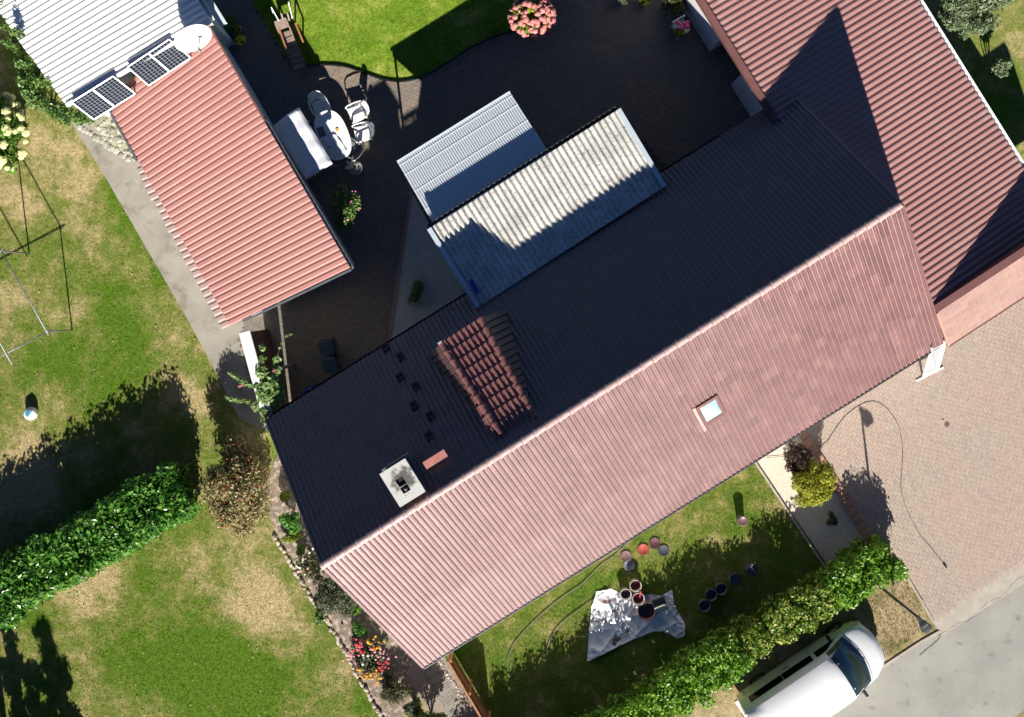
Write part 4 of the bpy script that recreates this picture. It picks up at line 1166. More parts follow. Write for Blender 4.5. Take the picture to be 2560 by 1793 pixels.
# ================================================================== SATELLITE DISH
dc = P(478, 87, 4.25)
dish = thing('satellite_dish', 'large white satellite dish with feed arm on the shed corner', 'satellite dish', (dc.x, dc.y, 2.95))
ax = (Vector((0.5, -0.866, 0)) * math.cos(.38) + Vector((0, 0, 1)) * math.sin(.38)).normalized()
pr = [(0.001, 0.0), (.15, .01), (.3, .045), (.45, .1), (.54, .145), (.56, .15)]
MB().lathe(dc, pr, 28, ax).build('reflector', m_white, dish, True)
MB().lathe(dc - ax * .012, pr, 28, ax).build('reflector_back', m_white, dish, True)
feed = dc + ax * .55 + Vector((0, 0, -.12))
MB().tube([dc - Vector((0, 0, .5)) + ax * .25, feed], .018, 6).build('feed_arm', m_zinc, dish, True)
MB().tube([feed - ax * .06, feed + ax * .08], .045, 10).build('feed_horn', m_zinc, dish, True)
MB().tube([(dc.x - ax.x * .1, dc.y - ax.y * .1, 2.9), (dc.x - ax.x * .1, dc.y - ax.y * .1, 4.35)], .03, 8).build('mast', m_zinc, dish, True)
# white cover sheet on the barn corner beside the dish
q = P(510, 62, 3.78)
# ================================================================== PLANTS
def hedge_blobs(pts, h, half, seed, step=.42, lo=.3):
    rg = np.random.default_rng(seed); out = []
    P3 = [P(a, b, h * .8) for a, b in pts]
    for a, b in zip(P3[:-1], P3[1:]):
        d = (b - a); L = d.length; d.normalize(); x = Vector((-d.y, d.x, 0))
        nn = max(1, math.ceil(L / step))
        for i in range(nn):
            c = a + d * (i + .5 + rg.uniform(-.2, .2)) * (L / nn)
            for wv in (-.62, 0, .62):
                for zz in (lo, .68, .9):
                    r = half * rg.uniform(.34, .5)
                    q = c + x * (wv * half * rg.uniform(.75, 1.1)) + Vector((rg.normal(0, .06), rg.normal(0, .06), 0))
                    out.append((q.x, q.y, h * zz * rg.uniform(.9, 1.06), r, r, r * rg.uniform(.7, 1.05)))
    return out
def hedge(name, label, pts, h, half, n, size, m, seed, twigs=True, n2=None):
    c = P(*pts[len(pts) // 2]); t = thing(name, label, 'hedge', c)
    bl = hedge_blobs(pts, h, half, seed)
    crown('foliage', t, bl, n, size, m, seed, hollow=.35, jitter=.55, up=.5)
    crown('inner_foliage', t, [(b[0], b[1], b[2] * .85, b[3] * .9, b[4] * .9, b[5] * .9) for b in bl], n // 4, size * 2.0, m, seed + 50, hollow=0.0, jitter=.9, up=.2)
    mb = MB()
    for b in bl[::9]:
        mb.tube([(b[0], b[1], 0), (b[0] + random.uniform(-.1, .1), b[1] + random.uniform(-.1, .1), b[2] * .5), (b[0], b[1], b[2])], [.025, .018, .006], 5)
    mb.build('stems', m_bark, t)
    return t, bl
h1, _ = hedge('laurel_hedge', 'dense glossy laurel hedge crossing the left lawn', [(452, 1228), (330, 1292), (180, 1380), (40, 1462), (-110, 1545)], 1.95, .95, 21000, .11, lf_laurel, 21)
h2, _ = hedge('front_hedge', 'clipped green hedge between front lawn and parked van', [(2236, 1392), (2150, 1442), (2085, 1480)], 1.5, .74, 7500, .085, lf_hedge, 22)
bl = hedge_blobs([(2085, 1480), (2000, 1530), (1920, 1580), (1850, 1632)], 1.6, .62, 23)
crown('inner_foliage', h2, [(b[0], b[1], b[2] * .85, b[3] * .9, b[4] * .9, b[5] * .9) for b in bl], 1600, .17, lf_hedge, 81, hollow=0.0, jitter=.9)
crown('foliage', h2, bl, 6500, .085, lf_hedge_y, 23, hollow=.3, jitter=.6, up=.5)
bl = hedge_blobs([(1850, 1632), (1752, 1695), (1640, 1768), (1560, 1822), (1440, 1902), (1320, 1980), (1180, 2075)], 1.85, .76, 24)
crown('inner_foliage', h2, [(b[0], b[1], b[2] * .85, b[3] * .9, b[4] * .9, b[5] * .9) for b in bl], 6000, .17, lf_hedge, 82, hollow=0.0, jitter=.9)
crown('foliage', h2, bl, 24000, .085, lf_hedge, 24, hollow=.35, jitter=.55, up=.5)

def shrub(name, label, cat, px, py, z, r, m, n, size, seed, nclump=14, elong=1.5, jitter=.45, group=None, hollow=.4, up=.4, small=.38, stem=True, base=None):
    """crown centred where pixel (px,py) is seen at height z"""
    c = P(px, py, z); b = base or (c.x, c.y, 0)
    t = thing(name, label, cat, (b[0], b[1], b[2] if len(b) > 2 else 0), group)
    bl = clumps(tuple(c), r, nclump, seed, small)
    crown('foliage', t, bl, n, size, m, seed, hollow, elong, jitter, up)
    if stem: stems('stems', t, (b[0], b[1], OFF[t.name].z), [(q[0], q[1], q[2]) for q in bl[:7]], m_bark, .025)
    return t, bl, c
def top_pts(c, r, n, seed, low=.15, sc=1.0):
    rg = np.random.default_rng(seed); o = []
    while len(o) < n:
        d = rg.normal(0, 1, 3); d /= np.linalg.norm(d)
        if d[2] > low: o.append((c[0] + d[0] * r[0] * sc, c[1] + d[1] * r[1] * sc, c[2] + d[2] * r[2] * sc))
    return o

def sballs(*a): return tag(balls(*a), kind='stuff')
def heads(name, pts, r, m, parent, squash=.7, seed=0):
    """each flower head an object of its own, sharing a few meshes"""
    rg = np.random.default_rng(seed); src = []
    for k in range(4):
        o = balls(name, [(0, 0, 0)], 1.0, m, None, squash, seed + k); src.append(o.data); bpy.data.objects.remove(o)
    for p in pts:
        o = bpy.data.objects.new(name, src[rg.integers(4)]); link(o); setup(o, parent)
        o.location = Vector(p) - OFF[parent.name]; q = r * rg.uniform(.75, 1.2); o.scale = (q, q, q); o.rotation_euler = (rg.uniform(-.4, .4), rg.uniform(-.4, .4), rg.uniform(0, 6))
# big red-leaved shrub at the gable corner
t, bl, c = shrub('berry_shrub', 'loose red and green berry shrub at the left gable corner', 'shrub', 600, 1215, 1.3, (1.15, 1.5, 1.1), lf_red, 20000, .072, 31, 44, small=.3, jitter=.9, hollow=.1)
sballs('berries', top_pts(tuple(c), (1.1, 1.45, 1.1), 45, 32), .02, fl_red, t, 1.0, 3)
shrub('dark_shrub', 'small dark green shrub in the border under the gable', 'shrub', 725, 1306, .6, (.35, .38, .45), lf_laurel, 1200, .075, 33, 10)
shrub('lime_shrub', 'low lime green cushion plant in front of the dark shrub', 'shrub', 732, 1343, .2, (.42, .22, .2), lf_yell, 1300, .05, 34, 10)
t, bl, c = shrub('rose_bush', 'sparse rose bush with pale yellow blooms beside the gable', 'flower bush', 775, 1408, .5, (.5, .55, .4), lf_olive, 1200, .06, 35, 14, jitter=.9)
sballs('blooms', top_pts(tuple(c), (.45, .5, .4), 14, 36), .045, fl_white, t, .7, 5); sballs('blooms', top_pts(tuple(c), (.4, .5, .35), 8, 37), .04, fl_rose, t, .7, 6)
shrub('grey_conifer', 'grey green spreading conifer by the gable wall', 'conifer', 850, 1490, .7, (.75, .75, .6), lf_grey, 5200, .06, 38, 24, small=.32, jitter=.8)
shrub('fern', 'bright green fern tucked against the grey conifer', 'fern', 893, 1524, .5, (.2, .2, .25), lf_green, 420, .08, 39, 8)
for k, (lab, a, b, r, mm, n_) in enumerate([('low green cushion between the lime plant and the rose bush', 752, 1378, .2, lf_green, 500), ('small olive tuft below the rose bush', 790, 1440, .24, lf_olive, 600), ('small fresh green tuft at the stone edge beside the conifer', 800, 1545, .2, lf_ivy, 450),
        ('dark green tuft just above the mixed flowers', 900, 1578, .28, lf_laurel, 700), ('pale green tuft against the house wall by the flowers', 962, 1592, .2, lf_pale, 400), ('low yellow green tuft at the gable foot', 715, 1240, .22, lf_yell, 450), ('low grey tuft between flowers and olive shrub', 968, 1690, .22, lf_grey, 500)]):
    shrub('border_plant', lab, 'plant', a, b, .25, (r, r * 1.1, .2), mm, n_, .055, 140 + k, 8, group='small plants in the gable border')
# mixed dahlia bed
c = P(925, 1642, .45)
da = thing('dahlia_bed', 'mixed clump of red, pink and orange flowers by the border stones', 'flowers', (c.x, c.y, 0))
crown('foliage', da, clumps(tuple(c), (.6, .75, .35), 22, 41, .3), 2600, .06, lf_grey, 41, .2, 1.6, .7)
for (mm, pts, nn, sd) in [(fl_orange, [(920, 1690), (938, 1682), (905, 1675), (945, 1695)], 34, 1), (fl_red, [(965, 1660), (905, 1612), (955, 1668), (900, 1630)], 34, 2), (fl_rose, [(885, 1630), (890, 1655), (945, 1625), (960, 1640), (880, 1645)], 38, 3), (fl_orange, [(925, 1606), (940, 1618)], 16, 4), (fl_white, [(915, 1648), (935, 1640)], 8, 5)]:
    rg = np.random.default_rng(sd); pp = []
    for k in range(nn):
        a, b = pts[k % len(pts)]; q = P(a + rg.normal(0, 9), b + rg.normal(0, 8), .72 + rg.uniform(-.12, .12)); pp.append(tuple(q))
    sballs('blooms', pp, .04, mm, da, .7, sd)
shrub('olive_shrub', 'rounded olive green shrub below the flower clump', 'shrub', 985, 1728, .45, (.55, .45, .4), lf_olive, 3200, .05, 42, 18, small=.32)
shrub('silver_shrub', 'pale silvery shrub at the end of the garden path', 'shrub', 1035, 1768, .4, (.42, .35, .35), lf_grey, 1800, .055, 43, 12)
shrub('corner_shrub', 'dark shrub at the bottom edge beside the garden path', 'shrub', 1075, 1800, .6, (.55, .4, .6), lf_ivy, 2200, .07, 44, 14)
# right-hand gravel bed
t, bl, c = shrub('golden_conifer', 'round golden yellow conifer on the cream gravel bed', 'conifer', 2036, 1208, .85, (.8, .8, .85), lf_gold, 15000, .055, 45, 60, small=.26, jitter=.6, hollow=.5)
shrub('copper_shrub', 'dark copper leaved shrub beside the golden conifer', 'shrub', 1990, 1145, .75, (.48, .6, .6), lf_brown, 4200, .05, 46, 24, small=.3, jitter=.7)
shrub('small_bed_shrub', 'small brownish cushion shrub in the shaded gravel bed', 'shrub', 2082, 1300, .25, (.22, .25, .22), lf_olive, 700, .045, 47, 8)
# left: cream hydrangea
t, bl, c = shrub('cream_hydrangea', 'cream flowered hydrangea bush at the left edge of the lawn', 'hydrangea', 10, 335, 1.2, (.72, 1.15, .9), lf_green, 4200, .11, 48, 26, small=.32)
heads('flower_head', top_pts(tuple(c), (.75, 1.2, .95), 85, 49, .1), .1, fl_cream, t, .7, 7)
# pink hydrangea in blue pot
c = P(1330, 42, .95)
hy = thing('pink_hydrangea', 'large dusty pink hydrangea in a blue pot on the lawn corner', 'hydrangea', (c.x, c.y, 0))
crown('foliage', hy, clumps(tuple(c), (.68, .62, .5), 24, 51, .3), 2600, .1, lf_yell, 51)
heads('flower_head', top_pts(tuple(c), (.7, .64, .55), 135, 52, .0), .075, fl_pink, hy, .75, 8)
q = P(1392, 38, .0); MB().lathe((c.x + .35, c.y, .0), [(.22, .0), (.32, .25), (.36, .5), (.33, .5), (.28, .3), (.001, .28)], 20).build('pot', m_bluepot, hy, True)
# ivy on the barn edge
iv = thing('ivy', 'green ivy climbing over the left edge of the white barn roof', 'ivy', P(120, 240))
bl = []
for (a, b, r) in [(20, 60, .28), (35, 110, .3), (60, 160, .34), (75, 190, .42), (100, 205, .4), (95, 240, .38), (125, 275, .4), (160, 288, .36), (10, 20, .25), (-10, -20, .25), (120, 195, .22), (70, 120, .2), (45, 85, .22), (130, 215, .2)]:
    q = P(a, b, 2.9 + random.uniform(-.3, .75)); bl += clumps(tuple(q), (r, r, .55), 5, int(a + 50), .5)
for (a, b, r) in [(195, 292, .3), (222, 300, .25)]:
    q = P(a, b, 2.0); bl += clumps(tuple(q), (r, r, .6), 5, a, .5)
crown('foliage', iv, bl, 6500, .08, lf_ivy, 53, .2, 1.3, .7)
stems('stems', iv, tuple(P(130, 275)), [tuple(P(90, 220, 2.8)), tuple(P(170, 285, 2.6)), tuple(P(60, 150, 2.9))], m_bark, .04)
# vine on the white wall between shed and house
vi = thing('vine', 'light green vine rambling over the white wall at the house corner', 'vine', P(660, 1000))
bl = []
for (a, b, r, z) in [(655, 870, .1, 3.2), (655, 900, .13, 3.2), (655, 930, .2, 3.15), (690, 925, .18, 2.9), (690, 900, .12, 3.0), (670, 960, .28, 3.1), (690, 985, .28, 3.0), (660, 990, .26, 3.1), (680, 1010, .28, 3.0), (645, 1015, .2, 3.05), (665, 1030, .2, 3.1), (660, 1050, .13, 3.2), (692, 960, .22, 2.8)]:
    q = P(a, b, z); bl.append((q.x, q.y, q.z, r, r, r * .8))
for path in ([(648, 1020), (620, 1005), (600, 1000), (580, 996), (562, 990)], [(640, 965), (612, 960), (596, 945), (580, 935), (566, 930)], [(690, 900), (700, 870), (708, 850), (722, 838), (733, 836)]):
    for (a, b), (c_, d_) in zip(path[:-1], path[1:]):
        for s in (0, .5):
            q = P(a + (c_ - a) * s, b + (d_ - b) * s, 3.15); rr = .08 if path[0] != (690, 900) else .02; bl.append((q.x, q.y, q.z, rr, rr, .06))
    MB().tube([P(a, b, 3.12 + .04 * k) for k, (a, b) in enumerate(path)], .008, 5).build('tendril', m_bark, vi)
crown('foliage', vi, bl, 1500, .12, lf_vine, 54, .1, 1.15, .5, up=1.2)
stems('stems', vi, tuple(P(700, 1000)), [tuple(P(670, 960, 3.0)), tuple(P(680, 1010, 2.9)), tuple(P(660, 1040, 3.0))], m_bark, .03)
# oleander, pots, planters in the courtyard
t, bl, c = shrub('oleander', 'potted oleander with pink blossoms beside the shed wall', 'potted plant', 862, 520, 1.1, (.5, .75, .55), lf_ivy, 2600, .075, 55, 22, small=.32, jitter=.8)
sballs('blossoms', top_pts(tuple(c), (.5, .75, .55), 20, 56), .028, fl_rose, t, .7, 9)
b = OFF[t.name]; MB().lathe((b.x, b.y, 0), [(.16, .02), (.24, .4), (.25, .42), (.21, .42), (.18, .36), (.001, .35)], 18).build('pot', m_terra, t, True)
def pot_plant(name, label, px, py, r, h, m, flower=None, nfl=20, pm=None, seed=60, lsize=.06, n=500):
    g = P(px, py, h); t = thing(name, label, 'potted plant', (g.x, g.y, .03))
    MB().lathe((g.x, g.y, .03), [(r * .55, 0), (r * .75, h * .5), (r * .8, h * .55), (r * .7, h * .55), (r * .6, h * .5), (.001, h * .48)], 16).build('pot', pm or m_terra, t, True)
    crown('foliage', t, clumps((g.x, g.y, h * .85), (r, r, r * .6), 8, seed, .45), n, lsize, m, seed)
    if flower: sballs('blooms', top_pts((g.x, g.y, h * .85), (r, r, r * .65), nfl, seed + 1, .1), r * .2, flower, t, .7, seed)
    return t
pot_plant('potted_box', 'dark round potted bush beside the orange flowers near the barn', 572, 55, .25, .5, lf_laurel, seed=61)
pot_plant('orange_flower_pot', 'pot of orange and red flowers beside the barn wall', 592, 73, .15, .35, lf_olive, fl_orange, 14, seed=62, n=160)
pot_plant('yellow_flower_pot', 'pot brimming with yellow flowers near the barn corner', 601, 100, .17, .35, lf_yell, fl_yel, 40, seed=63, n=200)
pot_plant('yellow_planter', 'pot of bright yellow flowers at the top edge of the courtyard', 1612, 0, .17, .45, lf_green, fl_yel, 26, pm=m_conc, seed=64, n=300)
pot_plant('grey_planter', 'pale grey stone tub at the top edge of the courtyard', 1556, 2, .2, .4, lf_grey, None, pm=m_rock, seed=65, n=250)
shrub('wall_shrub', 'dull olive shrub against the white annex wall', 'shrub', 1690, 12, .6, (.45, .42, .5), lf_olive, 1400, .06, 66, 12)
# planter chair
g = P(1697, 78, 0); ch = thing('planter_chair', 'old white chair used as a stand for flowers', 'chair', (g.x, g.y, .03))
xx, yy = Vector((.86, .5, 0)), Vector((-.5, .86, 0))
MB().box((g.x, g.y, .46), xx * .22, yy * .22, (0, 0, .02)).build('seat', m_whitepaint, ch)
bk = Vector((g.x, g.y, 0)) + yy * .24; MB().box((bk.x, bk.y, .75), xx * .22, yy * .015, (0, 0, .14)).build('backrest', m_whitepaint, ch)
for sx in (-1, 1):
    for sy in (-1, 1):
        q = Vector((g.x, g.y, 0)) + xx * sx * .2 + yy * sy * .21; MB().bar((q.x, q.y, .03), (q.x, q.y, .9 if sy > 0 else .44), .035).build('leg', m_whitepaint, ch)
pt = pot_plant('chair_flower_pot', 'pot of magenta flowers and yellow foliage standing on the old chair', 1697, 84, .2, .62, lf_yell, None, seed=67, n=600)
pt.location.z = .48; 
heads('bloom', [tuple(P(1696 + a, 68 + b, .67)) for a, b in ((0, 0), (10, -2), (16, 5), (4, 8), (-6, -4), (0, 10), (18, -3))], .07, fl_mag, pt, .7, 4)
# planter trough
g1, g2 = P(1048, 705, .3), P(1030, 765, .3); d = (g2 - g1); L = d.length; d.normalize(); x = Vector((-d.y, d.x, 0)); c = (g1 + g2) / 2
tr = thing('planter_trough', 'long concrete planter trough with dark greenery on the grey triangle', 'planter', (c.x, c.y, .035))
mb = MB()
for s in (-1, 1):
    mb.box((c + x * .16 * s) - Vector((0, 0, .12)), d * (L / 2), x * .025, (0, 0, .14)); mb.box((c + d * (L / 2 - .025) * s) - Vector((0, 0, .12)), d * .025, x * .135, (0, 0, .139))
mb.box(c - Vector((0, 0, .2)), d * (L / 2 - .05), x * .134, (0, 0, .05)); mb.build('trough', m_conc, tr)
MB().box(c - Vector((0, 0, .05)), d * (L / 2 - .051), x * .134, (0, 0, .06)).build('soil', m_soil, tr)
crown('foliage', tr, [(c.x - d.x * .15 * k, c.y - d.y * .15 * k, .4, .14, .14, .12) for k in (-1, 0, 1, 2)], 500, .06, lf_laurel, 68)
# trees to the right of the annex
t, bl, c = shrub('pale_tree', 'pale green bushy tree behind the annex roof', 'tree', 2425, 10, 1.6, (1.3, 1.1, 1.2), lf_pale, 8500, .08, 71, 40, small=.28, jitter=.8)
shrub('pale_bush', 'small pale green bush in the annex shadow', 'shrub', 2503, 172, .9, (.38, .34, .4), lf_pale, 900, .075, 72, 12, jitter=.8)
# spruce and shade trees at the bottom-left
def conifer(name, label, px, py, h, r, seed, n=6000):
    g = P(px, py); t = thing(name, label, 'tree', g); rg = np.random.default_rng(seed)
    MB().tube([(g.x, g.y, 0), (g.x, g.y, h * .55), (g.x, g.y, h * .98)], [.13, .08, .02], 8).build('trunk', m_bark, t, True)
    bl = []
    for k in range(16):
        z = h * (.06 + .92 * k / 16); rr = r * (1 - k / 16) ** .8 + .08
        for j in range(max(3, int(rr * 8))):
            a = rg.uniform(0, 6.283); q = rr * rg.uniform(.45, .95)
            bl.append((g.x + math.cos(a) * q, g.y + math.sin(a) * q, z, .22, .22, .16))
    crown('crown', t, bl, n, .09, lf_spruce, seed, .0, 2.2, .5, up=.5); return t
conifer('spruce', 'blue green spruce at the bottom left corner', -42, 1775, 2.9, .8, 73)
conifer('spruce', 'blue green spruce casting shade from below the left corner', 30, 1975, 4.6, 1.7, 74, 14000)
conifer('spruce', 'tall blue green spruce left of the frame casting shade', -100, 1890, 4.6, 1.6, 75, 12000)
conifer('spruce', 'blue green spruce below the bottom edge beside the lawn', 165, 2075, 4.3, 1.5, 76, 14000)

# ================================================================== LEFT GARDEN THINGS
zt_ = 2.05
T1, T2, T3 = P(118, 830, zt_), P(5, 628, zt_), P(16, 884, zt_)
fr = thing('tube_frame', 'grey tubular garden frame standing on the left lawn', 'garden frame', (T1.x, T1.y, 0))
dA = (T2 - T1).normalized(); dB = (T3 - T1).normalized()
ends = [(T1 - dA * .12, T2 + dA * 1.2), (T1 - dB * .18, T3 + dB * 1.4), (T3 - dA * .4, T3 + dA * 4.2), (T2 - dB * .1, T2 + dB * 3)]
for k, (a, b) in enumerate(ends):
    MB().tube([a + Vector((0, 0, .0 if k % 2 else .04)), b + Vector((0, 0, .0 if k % 2 else .04))], .02, 8).build('rail', m_grey, fr, True)
for q in (T1, T2, T3 + dB * 1.3, T3 + dB * 1.3 + dA * 3.0):
    MB().tube([(q.x, q.y, 0), (q.x, q.y, zt_)], .022, 8).build('leg', m_grey, fr, True)
    MB().box((q.x, q.y, zt_), (.03, 0, 0), (0, .03, 0), (0, 0, .045)).build('joint', m_whitepaint, fr)
g = P(74, 1035, .25)
dr = thing('lawn_drum', 'small white drum with a blue top standing on the left lawn', 'drum', (g.x, g.y, 0))
MB().lathe((g.x, g.y, .0), [(.17, .0), (.2, .03), (.21, .2), (.19, .27), (.12, .3), (.001, .31)], 22).build('drum', m_white, dr, True)
MB().box((g.x - .01, g.y + .02, .315), Vector((.06, .09, 0)), Vector((-.045, .03, 0)), (0, 0, .02)).build('blue_cap', M('teal_blue', (.06, .32, .48), (.05, .27, .42), 6, .35), dr)
MB().box((g.x + .06, g.y + .11, .31), (.03, 0, 0), (0, .02, 0), (0, 0, .02)).build('red_tab', fl_rose, dr)
# white wall and pergola beam at the house corner
a, b = P(611, 832, 3.16), P(668, 1040, 3.16)
a.z = b.z = 3.16; mw = thing('white_wall', 'white coping on a dark wooden wall joining shed and house corner', 'wall', (a.x, a.y, 0))
d = (b - a); L = d.length; d.normalize(); x = Vector((-d.y, d.x, 0))
m_gate = M('gate_board', (.13, .05, .03), (.09, .035, .022), 6)
MB().box((a + b) / 2 - Vector((0, 0, 1.62)), d * L / 2, x * .06, (0, 0, 1.54)).build('panel', m_gate, mw)
bevel(MB().box((a + b) / 2 - Vector((0, 0, .04)), d * (L / 2 + .03), x * .17, (0, 0, .04)).build('coping', m_wall, mw), .01)
pq = thing('pergola_beam', 'reddish wooden beam poking out of the vine', 'beam', P(600, 968))
MB().bar(P(596, 968, 3.05), P(690, 925, 3.05), .07, .09).build('beam', M('red_brown_wood', (.36, .14, .12), (.3, .11, .09), 8), pq)
q = P(690, 925, 3.05); MB().bar((q.x, q.y, 0), (q.x, q.y, 3.0), .09).build('post', m_wood, pq)
def bin_(label, px, py, rz):
    g = P(px, py, 1.0); t = thing('wheelie_bin', label, 'bin', (g.x, g.y, .03), 'wheelie bins under the eaves')
    x, y = Vector((math.cos(rz), math.sin(rz), 0)), Vector((-math.sin(rz), math.cos(rz), 0)); c = Vector((g.x, g.y, 0))
    vs = []
    for z, s in ((.05, .16), (.95, .2)):
        for sx, sy in ((-1, -1), (1, -1), (1, 1), (-1, 1)): vs.append(c + x * sx * s + y * sy * s * 1.1 + Vector((0, 0, z)))
    bevel(MB().add(vs, [(3, 2, 1, 0), (0, 1, 5, 4), (1, 2, 6, 5), (2, 3, 7, 6), (3, 0, 4, 7), (4, 5, 6, 7)]).build('body', m_binlid, t), .02)
    bevel(MB().box((g.x, g.y, .99), x * .215, y * .24, (0, 0, .03)).build('lid', m_binlid, t), .02, 2)
    MB().bar(c + y * .25 - x * .15 + Vector((0, 0, .98)), c + y * .25 + x * .15 + Vector((0, 0, .98)), .03).build('handle', m_binlid, t)
    for s in (-1, 1):
        q = c + y * .2 + x * .16 * s + Vector((0, 0, .12)); MB().lathe(q - x * .03, [(.001, 0), (.1, 0), (.1, .06), (.001, .06)], 14, x).build('wheel', m_black, t)
bin_('blue grey wheelie bin standing clear of the house eaves', 815, 870, .25); bin_('blue grey wheelie bin partly under the house eaves', 824, 914, .3)
g = P(775, 985, .9); bt = thing('blue_barrel', 'blue plastic barrel half hidden under the yard eaves', 'barrel', (g.x, g.y, .03))
MB().lathe((g.x, g.y, .03), [(.2, 0), (.23, .1), (.24, .45), (.23, .8), (.2, .88), (.19, .9), (.001, .9)], 20).build('barrel', m_bluebin, bt, True)
MB().lathe((g.x, g.y, .5), [(.245, 0), (.255, .02), (.245, .04)], 20).build('hoop', m_bluebin, bt, True)

# ================================================================== COURTYARD FURNITURE
def chair(label, px, py, rz, m=m_white, name='garden_chair', group='chairs around the garden table'):
    g = P(px, py, .42); t = thing(name, label, 'chair', (g.x, g.y, .03), group)
    x, y = Vector((math.cos(rz), math.sin(rz), 0)), Vector((-math.sin(rz), math.cos(rz), 0)); c = Vector((g.x, g.y, .03))
    # y points to the front of the seat
    def q(a, b, z): return c + x * a + y * b + Vector((0, 0, z))
    vs = []; fs = []
    n = 6
    for i in range(n + 1):
        for j in range(n + 1):
            a = -1 + 2 * i / n; b = -1 + 2 * j / n; vs.append(q(a * (.25 + .02 * b), b * .24, .42 - .02 * (1 - a * a) + .015 * b))
    for i in range(n):
        for j in range(n): fs.append((i * (n + 1) + j, (i + 1) * (n + 1) + j, (i + 1) * (n + 1) + j + 1, i * (n + 1) + j + 1))
    s = MB().add(vs, fs).build('seat', m, t, True); so_ = s.modifiers.new('t', 'SOLIDIFY'); so_.thickness = .015
    vs = []; fs = []
    for i in range(n + 1):
        for j in range(n + 1):
            a = -1 + 2 * i / n; b = j / n; vs.append(q(a * (.25 - .05 * b * b), -.24 - .17 * b - .05 * (a * a - 1) * -1, .43 + .45 * b - .06 * b * a * a))
    for i in range(n):
        for j in range(n): fs.append((i * (n + 1) + j, (i + 1) * (n + 1) + j, (i + 1) * (n + 1) + j + 1, i * (n + 1) + j + 1))
    s = MB().add(vs, fs).build('backrest', m, t, True); so_ = s.modifiers.new('t', 'SOLIDIFY'); so_.thickness = .015
    for sx in (-1, 1):
        MB().tube([q(sx * .26, -.3, .64), q(sx * .29, -.1, .65), q(sx * .29, .15, .64), q(sx * .27, .24, .6), q(sx * .25, .25, .42)], [.02, .024, .024, .022, .02], 6).build('armrest', m, t, True)
        for sy in (-1, 1): MB().tube([q(sx * .23, sy * .2, .42), q(sx * .27, sy * .27, 0)], [.026, .018], 6).build('leg', m, t, True)
    return t
m_chair2 = M('pale_grey_plastic', (.62, .66, .68), (.58, .62, .64), 3, .4)
chair('white garden chair nearest the swing bench, half lit', 802, 268, math.radians(-155)); chair('white garden chair in the middle of the right side of the table', 892, 283, math.radians(115))
chair('white garden chair fully in the sun patch right of the table', 906, 333, math.radians(105))
chair('grey garden chair at the lower end of the table', 878, 372, math.radians(60), M('mid_grey_plastic', (.16, .17, .18), (.13, .14, .15)), group='chairs around the garden table')
tc = P(832, 338, .74); ta = thing('garden_table', 'oval white garden table with dishes left on it', 'table', (tc.x, tc.y, .03))
lx = (P(845, 400, .74) - P(800, 290, .74)).normalized(); wy = Vector((-lx.y, lx.x, 0))
n = 36; prof = []
ov = [tc + lx * (.82 * math.copysign(abs(math.cos(t)) ** .8, math.cos(t))) + wy * (.5 * math.copysign(abs(math.sin(t)) ** .8, math.sin(t))) for t in [2 * math.pi * k / n for k in range(n)]]
bevel(MB().prism([(p.x, p.y) for p in ov], .72, .75).build('table_top', m_white, ta), .008)
for s in (-1, 1):
    for r in (-1, 1): q = tc + lx * .55 * s + wy * .28 * r; MB().bar((q.x, q.y, .03), (q.x, q.y, .72), .05).build('leg', m_white, ta)
def item(name, label, cat, mbld, m, smooth=False): return tag(mbld.build(name, m, None, smooth), label, cat)
q = P(803, 330, .76); item('tray', 'grey tray with dark dish on the shaded half of the table', 'tray', MB().box((q.x, q.y, .76), lx * .16, wy * .11, (0, 0, .008)).lathe((q.x, q.y, .77), [(.05, 0), (.07, .03), (.06, .03), (.001, .01)], 12), m_grey)
q = P(843, 325, .76); item('dish', 'small orange dish at the sunny edge of the table', 'dish', MB().lathe((q.x, q.y, .752), [(.03, 0), (.055, .03), (.05, .03), (.001, .012)], 12), fl_orange, True)
q = P(823, 367, .76); item('bowl', 'small orange bowl near the lower end of the table', 'bowl', MB().lathe((q.x, q.y, .752), [(.03, 0), (.05, .03), (.045, .03), (.001, .012)], 12), fl_orange, True)
vs = []; fs = []; n = 10
for i in range(n + 1):
    for j in range(n + 1):
        a = -1 + 2 * i / n; b = -1 + 2 * j / n
        vs.append(P(838, 362, .78) + lx * (a * .34) + wy * (b * .22 * (1 + .3 * a * b)) + Vector((0, 0, .02 * math.sin(5 * a + 3 * b) + .015 * math.sin(9 * b - 4 * a) + .005)))
for i in range(n):
    for j in range(n): fs.append((i * (n + 1) + j, (i + 1) * (n + 1) + j, (i + 1) * (n + 1) + j + 1, i * (n + 1) + j + 1))
cl = MB().add(vs, fs).build('cloth', m_white, None, True); cl.modifiers.new('t', 'SOLIDIFY').thickness = .006; tag(cl, 'crumpled white cloth lying on the sunny end of the table', 'cloth')
g = P(888, 420, .35); pp = thing('pale_leaf_plant', 'plant with big pale leaves in a grey round pot below the table', 'potted plant', (g.x, g.y, .03))
MB().lathe((g.x, g.y, .03), [(.15, 0), (.22, .2), (.24, .36), (.21, .36), (.18, .3), (.001, .29)], 18).build('pot', M('grey_pot', (.2, .21, .2)), pp, True)
for k, (a, b) in enumerate([(866, 402), (862, 424), (872, 424), (884, 420), (892, 412), (890, 400), (878, 408)]):
    tip = P(a, b, .78); base = Vector((g.x, g.y, .34)).lerp(P(870, 408, .6), .7); dd = tip - base; sd = Vector((-dd.y, dd.x, 0)).normalized() * .06
    MB().add([base, base.lerp(tip, .5) + sd + Vector((0, 0, .04)), tip, base.lerp(tip, .5) - sd + Vector((0, 0, .04))], [(0, 1, 2), (0, 2, 3)]).build('leaf', lf_cream, pp)
